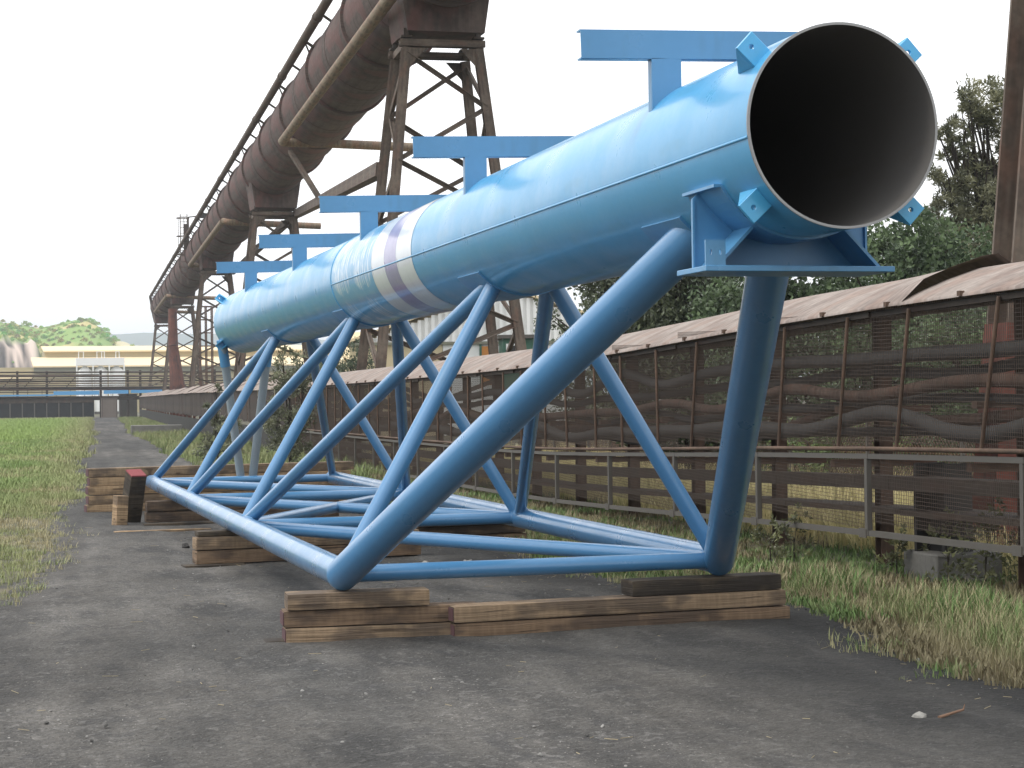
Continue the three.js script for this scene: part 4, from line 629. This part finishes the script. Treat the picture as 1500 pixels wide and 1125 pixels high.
// hills
{
  const top = spline([[60, 29], [0, 29.5], [-7, 28.5], [-14, 27.5], [-20, 29.5], [-28, 31.2], [-33, 30.5], [-39, 26], [-46, 22.5], [-55, 18], [-80, 8], [-120, 3]].map(([x, h]) => [x, h]));
  const R = rng(3), nx = 150, nz = 40, pos = [], col = [], idx = [];
  for (let j = 0; j <= nz; j++) for (let i = 0; i <= nx; i++) {
    const x = lerp(-60, 120, i / nx), t = j / nz, z = lerp(-520, -760, t), n = fbm(mod(x + 60, 256) / 256, mod(-z, 256) / 256, 24, 24, 4, 811), h = top(-x);
    const cliff = sstep(16, 8, x), s = lerp(sstep(0.05, 0.85, t), 0.35 * sstep(0, 0.15, t) + 0.5 * sstep(0.3, 0.38, t) + 0.15 * sstep(0.4, 0.9, t), cliff);
    const y = h * s * ((12.6 - z) / 720) * (0.9 + 0.2 * n) + (n - 0.5) * 1.5 + cliff * 9 * (fbm(mod(x + 60, 256) / 256, t, 90, 14, 3, 871) - 0.5) * sstep(0, 0.2, t) * (1 - sstep(0.5, 0.7, t)); pos.push(x, Math.max(-1, y), z);
    const rock = cliff * sstep(0.26, 0.3, t) * (1 - sstep(0.4, 0.44, t)), dry = sstep(0.5, 0.62, fbm(mod(x + 60, 256) / 256, mod(-z, 256) / 256, 14, 14, 3, 821));
    let c = mix3([0.20, 0.30, 0.08], [0.42, 0.36, 0.15], dry); const bareR = sstep(36, 44, x) * sstep(0.4, 0.5, n + 0.2); c = mix3(c, [0.55, 0.5, 0.36], 0.8 * bareR); c = mix3(c, (() => { const k = 0.05 + 1.35 * sstep(0.3, 0.7, fbm(mod(x + 60, 256) / 256, t, 240, 30, 3, 861)); return [0.42 * k, 0.34 * k, 0.29 * k]; })(), Math.max(rock, 0.7 * cliff * sstep(0.0, 0.1, t) * (1 - sstep(0.22, 0.3, t)))); col.push(...c);
  }
  for (let j = 0; j < nz; j++) for (let i = 0; i < nx; i++) { const a = j * (nx + 1) + i, b = a + 1, c = a + nx + 1, d = c + 1; idx.push(a, b, c, b, d, c); }
  const g = new THREE.BufferGeometry(); g.setAttribute('position', new THREE.Float32BufferAttribute(pos, 3)); g.setAttribute('color', new THREE.Float32BufferAttribute(col, 3)); g.setIndex(idx); g.computeVertexNormals();
  struct('hill', g, std({ vertexColors: true, roughness: 1 }));
  // scrub on the hill: nobody could count it
  const rr = rng(8), list = []; for (let i = 0; i < 90; i++) { const a = rr() * 6.283, e = rr() * 1.5, r = 0.55 + 0.45 * rr(); list.push([Math.cos(a) * Math.cos(e) * r, Math.sin(e) * r * 0.9 + 0.1, Math.sin(a) * Math.cos(e) * r, 0.38, 0.22 + 0.09 * rr(), 0.30 + 0.10 * rr(), 0.13, 1.3]); }
  const tuft = leafGeo(list, rr), N = 1900, im = new THREE.InstancedMesh(tuft, M.leaf, N), m4 = new THREE.Matrix4();
  let n = 0; while (n < N) { const i = Math.floor(rr() * nx), j = 4 + Math.floor(Math.pow(rr(), 0.8) * (nz - 5)), k = (j * (nx + 1) + i) * 3, x = pos[k]; if (x < 14 && j / nz > 0.24 && j / nz < 0.46 && rr() < 0.85) continue; if (x > 38 && rr() < 0.85) continue; const s = 0.55 + 0.95 * rr() * rr(); m4.compose(V(x + rr() * 2, pos[k + 1] - 0.2, pos[k + 2]), new THREE.Quaternion().setFromAxisAngle(UP, rr() * 6), V(s, s * 1.15, s)); im.setMatrixAt(n, m4); im.setColorAt(n, lin(0.7 + 0.8 * rr(), 0.8 + 0.7 * rr(), 0.7 + 0.6 * rr())); n++; }
  im.name = 'hill_scrub'; im.userData = { kind: 'stuff', label: 'green scrub and trees scattered over the hill', category: 'scrub' }; scene.add(im);
  const p2 = [], i2 = [], W2 = 90; for (let j = 0; j <= 6; j++) for (let i = 0; i <= W2; i++) { const x = lerp(-900, 2200, i / W2), t = j / 6; const h = (96 + 26 * Math.sin(x * 0.004 + 0.4) + 22 * (fbm(mod(x + 900, 4096) / 4096, 0.2, 16, 4, 4, 841) - 0.5)) * sstep(0, 0.9, t); p2.push(x, h - 2, -2600 - 700 * t); }
  for (let j = 0; j < 6; j++) for (let i = 0; i < W2; i++) { const a = j * (W2 + 1) + i, b = a + 1, c = a + W2 + 1, d = c + 1; i2.push(a, b, c, b, d, c); }
  const g2 = new THREE.BufferGeometry(); g2.setAttribute('position', new THREE.Float32BufferAttribute(p2, 3)); g2.setIndex(i2); g2.computeVertexNormals(); struct('far_hills', g2, std({ color: lin(0.06, 0.10, 0.07), roughness: 1 }));
}

// ---------------------------------------------------------------- grass
function tuftGeo(seed, n, h, spread, w) {
  const R = rng(seed), pos = [], idx = [];
  for (let i = 0; i < n; i++) {
    const a = R() * 6.283, r = spread * Math.sqrt(R()), x = r * Math.cos(a), z = r * Math.sin(a), b = R() * 6.283, L = h * (0.45 + 0.55 * R()), lean = 0.15 + 0.6 * R(), dx = Math.cos(b), dz = Math.sin(b), k = pos.length / 3, ww = w * (0.6 + 0.8 * R());
    for (let s = 0; s < 3; s++) { const t = s / 3, y = L * t * (1 - 0.25 * lean * t), o = L * lean * t * t, hw = ww * (1 - 0.75 * t); pos.push(x + dx * o - dz * hw, y, z + dz * o + dx * hw, x + dx * o + dz * hw, y, z + dz * o - dx * hw); }
    pos.push(x + dx * L * lean, L * (1 - 0.25 * lean), z + dz * L * lean);
    for (let s = 0; s < 2; s++) { const q = k + 2 * s; idx.push(q, q + 1, q + 2, q + 1, q + 3, q + 2); } idx.push(k + 4, k + 5, k + 6);
  }
  const g = new THREE.BufferGeometry(); g.setAttribute('position', new THREE.Float32BufferAttribute(pos, 3)); g.setIndex(idx); g.computeVertexNormals(); return g;
}
function grass(name, label, count, geo, pick, seed) {
  const R = rng(seed), im = new THREE.InstancedMesh(geo, M.blade, count), m = new THREE.Matrix4(); let n = 0, tries = 0;
  while (n < count && tries++ < count * 40) { const p = pick(R); if (!p) continue; m.compose(V(p.x, p.y ?? 0, p.z), new THREE.Quaternion().setFromAxisAngle(UP, R() * 6.283), V(p.s, p.s * (0.8 + 0.5 * R()), p.s)); im.setMatrixAt(n, m); im.setColorAt(n, lin(...p.c)); n++; }
  im.count = n; im.name = name; im.castShadow = im.receiveShadow = true; im.userData = { kind: 'stuff', label, category: 'grass' }; scene.add(im); return im;
}
const fresh = [0.125, 0.21, 0.055], lush = [0.08, 0.165, 0.04], dry = [0.40, 0.345, 0.20], tan = [0.26, 0.225, 0.125], brown = [0.12, 0.09, 0.05];
const patch = (x, z, s, f = 16) => fbm(mod(x, 32) / 32, mod(z, 32) / 32, f, f, 3, s);
grass('verge_grass', 'tall green and straw coloured grass on the right verge by the gallery', 8500, tuftGeo(1, 16, 0.29, 0.09, 0.004), (R) => {
  const z = 4.5 - 34 * Math.pow(R(), 1.5), a = RIGHT(z) - 0.05, x = a + (GX(z) + 0.1 - a) * R(), e = x - RIGHT(z), n = patch(x, z, 901), n2 = patch(x, z, 907, 44); if (n2 < 0.47 || R() < 0.45 * sstep(0.8, 1.5, e)) return null;
  const base = e < 0.5 ? mix3(dry, fresh, sstep(0.15, 0.5, e + 0.5 * (n - 0.5))) : n > 0.5 ? mix3(fresh, lush, R()) : mix3(tan, fresh, R());
  const under = e > 1.4 ? 0.5 * R() : 0; return { x, z, s: (0.22 + 0.62 * sstep(0, 0.5, e) * (1 - 0.7 * sstep(0.9, 1.7, e))) * (0.35 + 0.8 * R() + 0.35 * (n2 - 0.5)), c: mix3(R() < 0.38 ? mix3(dry, tan, R()) : base, brown, under) };
}, 41);
grass('ground_cover', 'low matted weeds, dead leaves and short grass between verge and gallery', 12000, tuftGeo(7, 14, 0.075, 0.10, 0.006), (R) => {
  const z = 5 - 40 * Math.pow(R(), 1.3), a = RIGHT(z) - 0.08, x = a + (GX(z) + 5.5 - a) * Math.pow(R(), 1.3), n = patch(x, z, 951, 30); return { x, z, s: 0.6 + 0.9 * R(), c: mix3(n > 0.52 ? mix3(fresh, lush, R()) : mix3(brown, tan, R()), x > GX(z) + 0.6 ? dry : tan, 0.35 * R()) };
}, 47);
grass('dry_grass', 'tall sunlit straw coloured grass behind and under the gallery', 9000, tuftGeo(2, 16, 0.55, 0.12, 0.005), (R) => {
  const z = 3 - 40 * R(), x = GX(z) + 0.9 + 6 * R(); return { x, z, s: 0.45 + 0.6 * R(), c: mix3([0.68, 0.57, 0.30], [0.50, 0.46, 0.21], R()) };
}, 42);
grass('meadow_grass', 'short green meadow grass along the left of the track', 15000, tuftGeo(3, 18, 0.085, 0.10, 0.004), (R) => {
  const z = 2 - 74 * Math.pow(R(), 1.2), r = LEFT(z) + 0.25, x = r - 6 * Math.pow(R(), 1.4), e = r - x, n = patch(x, z, 921), cover = sstep(0.0, 1.0, e + 1.6 * (n - 0.5)) * sstep(3, -12, z); if (R() > cover) return null;
  const far = sstep(-8, -34, z); return { x, z, s: (0.5 + 0.6 * R()) * (1 + 1.2 * far), c: mix3(mix3(dry, tan, R() * 0.6), mix3([0.21, 0.30, 0.085], fresh, R()), clamp(sstep(0.42, 0.6, n) * 0.6 - 0.1 + 0.42 * far * sstep(0.2, 1.4, e) + 0.25 * (R() - 0.5))) };
}, 43);
grass('far_meadow', 'bright green meadow grass reaching to the low wall', 12000, tuftGeo(4, 16, 0.2, 0.3, 0.012), (R) => {
  const z = -40 - 167 * R(), r = LEFT(z) + 0.2, x = r - 13 * R(), e = r - x; return { x, z, s: 0.7 + 0.6 * R(), c: mix3(mix3(dry, fresh, 0.35), [0.25, 0.35, 0.095], clamp(0.35 * e + 0.4 * (R() - 0.3)) * (z < -192 ? 0.25 : 1)) };
}, 44);
grass('far_verge', 'grass strip between track and far gallery', 5000, tuftGeo(5, 16, 0.24, 0.2, 0.01), (R) => {
  const z = -26 - 165 * R(), a = RIGHT(z) - 0.1, x = a + (GX(z) - a) * R(); return { x, z, s: 0.6 + 0.7 * R(), c: mix3(R() < 0.45 ? dry : tan, fresh, 0.3 + 0.5 * R()) };
}, 45);
grass('track_tufts', 'sparse low tufts growing at the track edge and under the truss', 520, tuftGeo(6, 12, 0.09, 0.07, 0.003), (R) => {
  const z = 3 - 26 * R(); if (R() < 0.6) { const x = RIGHT(z) - 0.55 * R() * R(); return x < -0.4 ? null : { x, z, y: 0.01, s: 0.5 + 0.8 * R(), c: mix3(dry, fresh, R()) }; } const x = LEFT(z) + 0.5 * R() * R(); return { x, z, y: 0.01, s: 0.4 + 0.6 * R(), c: mix3(dry, fresh, 0.4 * R()) };
}, 46);

// ---------------------------------------------------------------- loose things on the track
{
  const pebble = new THREE.IcosahedronGeometry(1, 1); { const R = rng(61), p = pebble.attributes.position; const seen = new Map(); for (let i = 0; i < p.count; i++) { const k = [p.getX(i), p.getY(i), p.getZ(i)].map((v) => v.toFixed(3)).join(); if (!seen.has(k)) seen.set(k, 0.75 + 0.4 * R()); const f = seen.get(k); p.setXYZ(i, p.getX(i) * f, p.getY(i) * f * 0.6, p.getZ(i) * f); } pebble.computeVertexNormals(); }
  const R = rng(62), N = 5200, im = new THREE.InstancedMesh(pebble, M.pebble, N), m = new THREE.Matrix4();
  for (let i = 0; i < N; i++) { const z = 6.5 - 26 * Math.pow(R(), 1.6), x = lerp(LEFT(z) + 0.1, RIGHT(z) - 0.05, R()), s = 0.0025 + 0.011 * Math.pow(R(), 6); m.compose(V(x, 0.02 + s * 0.1, z), new THREE.Quaternion().setFromEuler(new THREE.Euler(R(), R() * 6, R())), V(s, s, s)); im.setMatrixAt(i, m); const b = R() < 0.3 ? 0.4 : 0.7 + 1.5 * R() * R(); im.setColorAt(i, lin(b, b, b * 0.97)); }
  im.name = 'pebbles'; im.castShadow = im.receiveShadow = true; im.userData = { kind: 'stuff', label: 'loose pebbles and coal grit scattered on the track', category: 'pebbles' }; scene.add(im);
  const straw = new THREE.BoxGeometry(1, 0.02, 0.03), N2 = 420, st = new THREE.InstancedMesh(straw, M.blade, N2);
  for (let i = 0; i < N2; i++) { const z = 6 - 22 * Math.pow(R(), 1.4), x = R() < 0.5 ? RIGHT(z) - 1.2 * R() * R() : lerp(LEFT(z), RIGHT(z), R()), s = 0.03 + 0.09 * R() * R(); m.compose(V(x, 0.028, z), new THREE.Quaternion().setFromEuler(new THREE.Euler(0.05, R() * 6, 0.1 * (R() - 0.5))), V(s, 0.12, 0.1)); st.setMatrixAt(i, m); const k = 0.6 + 0.6 * R(); st.setColorAt(i, lin(0.34 * k, 0.28 * k, 0.17 * k)); }
  st.name = 'straw_litter'; st.castShadow = st.receiveShadow = true; st.userData = { kind: 'stuff', label: 'broken straw and wood splinters littering the track', category: 'litter' }; scene.add(st);
  const stone = (label, x, z, s, y, seed, mat = M.stone) => { const g = new THREE.IcosahedronGeometry(1, 1), q = rng(seed), p = g.attributes.position, seen = new Map(); for (let i = 0; i < p.count; i++) { const k = [p.getX(i), p.getY(i), p.getZ(i)].map((v) => v.toFixed(3)).join(); if (!seen.has(k)) seen.set(k, 0.7 + 0.5 * q()); const f = seen.get(k) * s; p.setXYZ(i, p.getX(i) * f, p.getY(i) * f * 0.75, p.getZ(i) * f); } g.computeVertexNormals(); return single('stone', label, 'stone', metres(g), mat, undefined, [x, y, z]); };
  stone('pale angular stone on the track at lower right', 0.77, 4.1, 0.034, 0.03, 71);
  stone('pale stone lying under the cross tube left of two', 0.35, -5.1, 0.055, 0.04, 72); stone('pale stone lying under the cross tube right of two', 0.75, -5.0, 0.06, 0.045, 73);
  stone('black lump of coal in front of the third stack', -1.55, -8.6, 0.05, 0.03, 74, M.dark);
  const st2 = thing('stick', 'short broken brown stick on the track at lower right', 'stick', [0.93, 0.03, 4.12], 0.35); part(st2, 'twig', [cone(V(-0.085, 0, 0), V(0.09, 0.02, 0), 0.009, 0.006, 8), cone(V(0.09, 0.02, 0), V(0.10, 0.045, 0), 0.004, 0.002, 6), cone(V(-0.02, 0.005, 0), V(0.0, 0.02, 0.02), 0.004, 0.002, 6)], std({ color: lin(0.19, 0.11, 0.07) }));
  const st3 = thing('chip', 'flat pale wood chip in front of the stick', 'wood chip', [0.78, 0.02, 4.32], 0.2); part(st3, 'sliver', metres(new RoundedBoxGeometry(0.07, 0.01, 0.02, 1, 0.003)), std({ color: lin(0.36, 0.34, 0.3) }));
}
renderer.render(scene, camera);
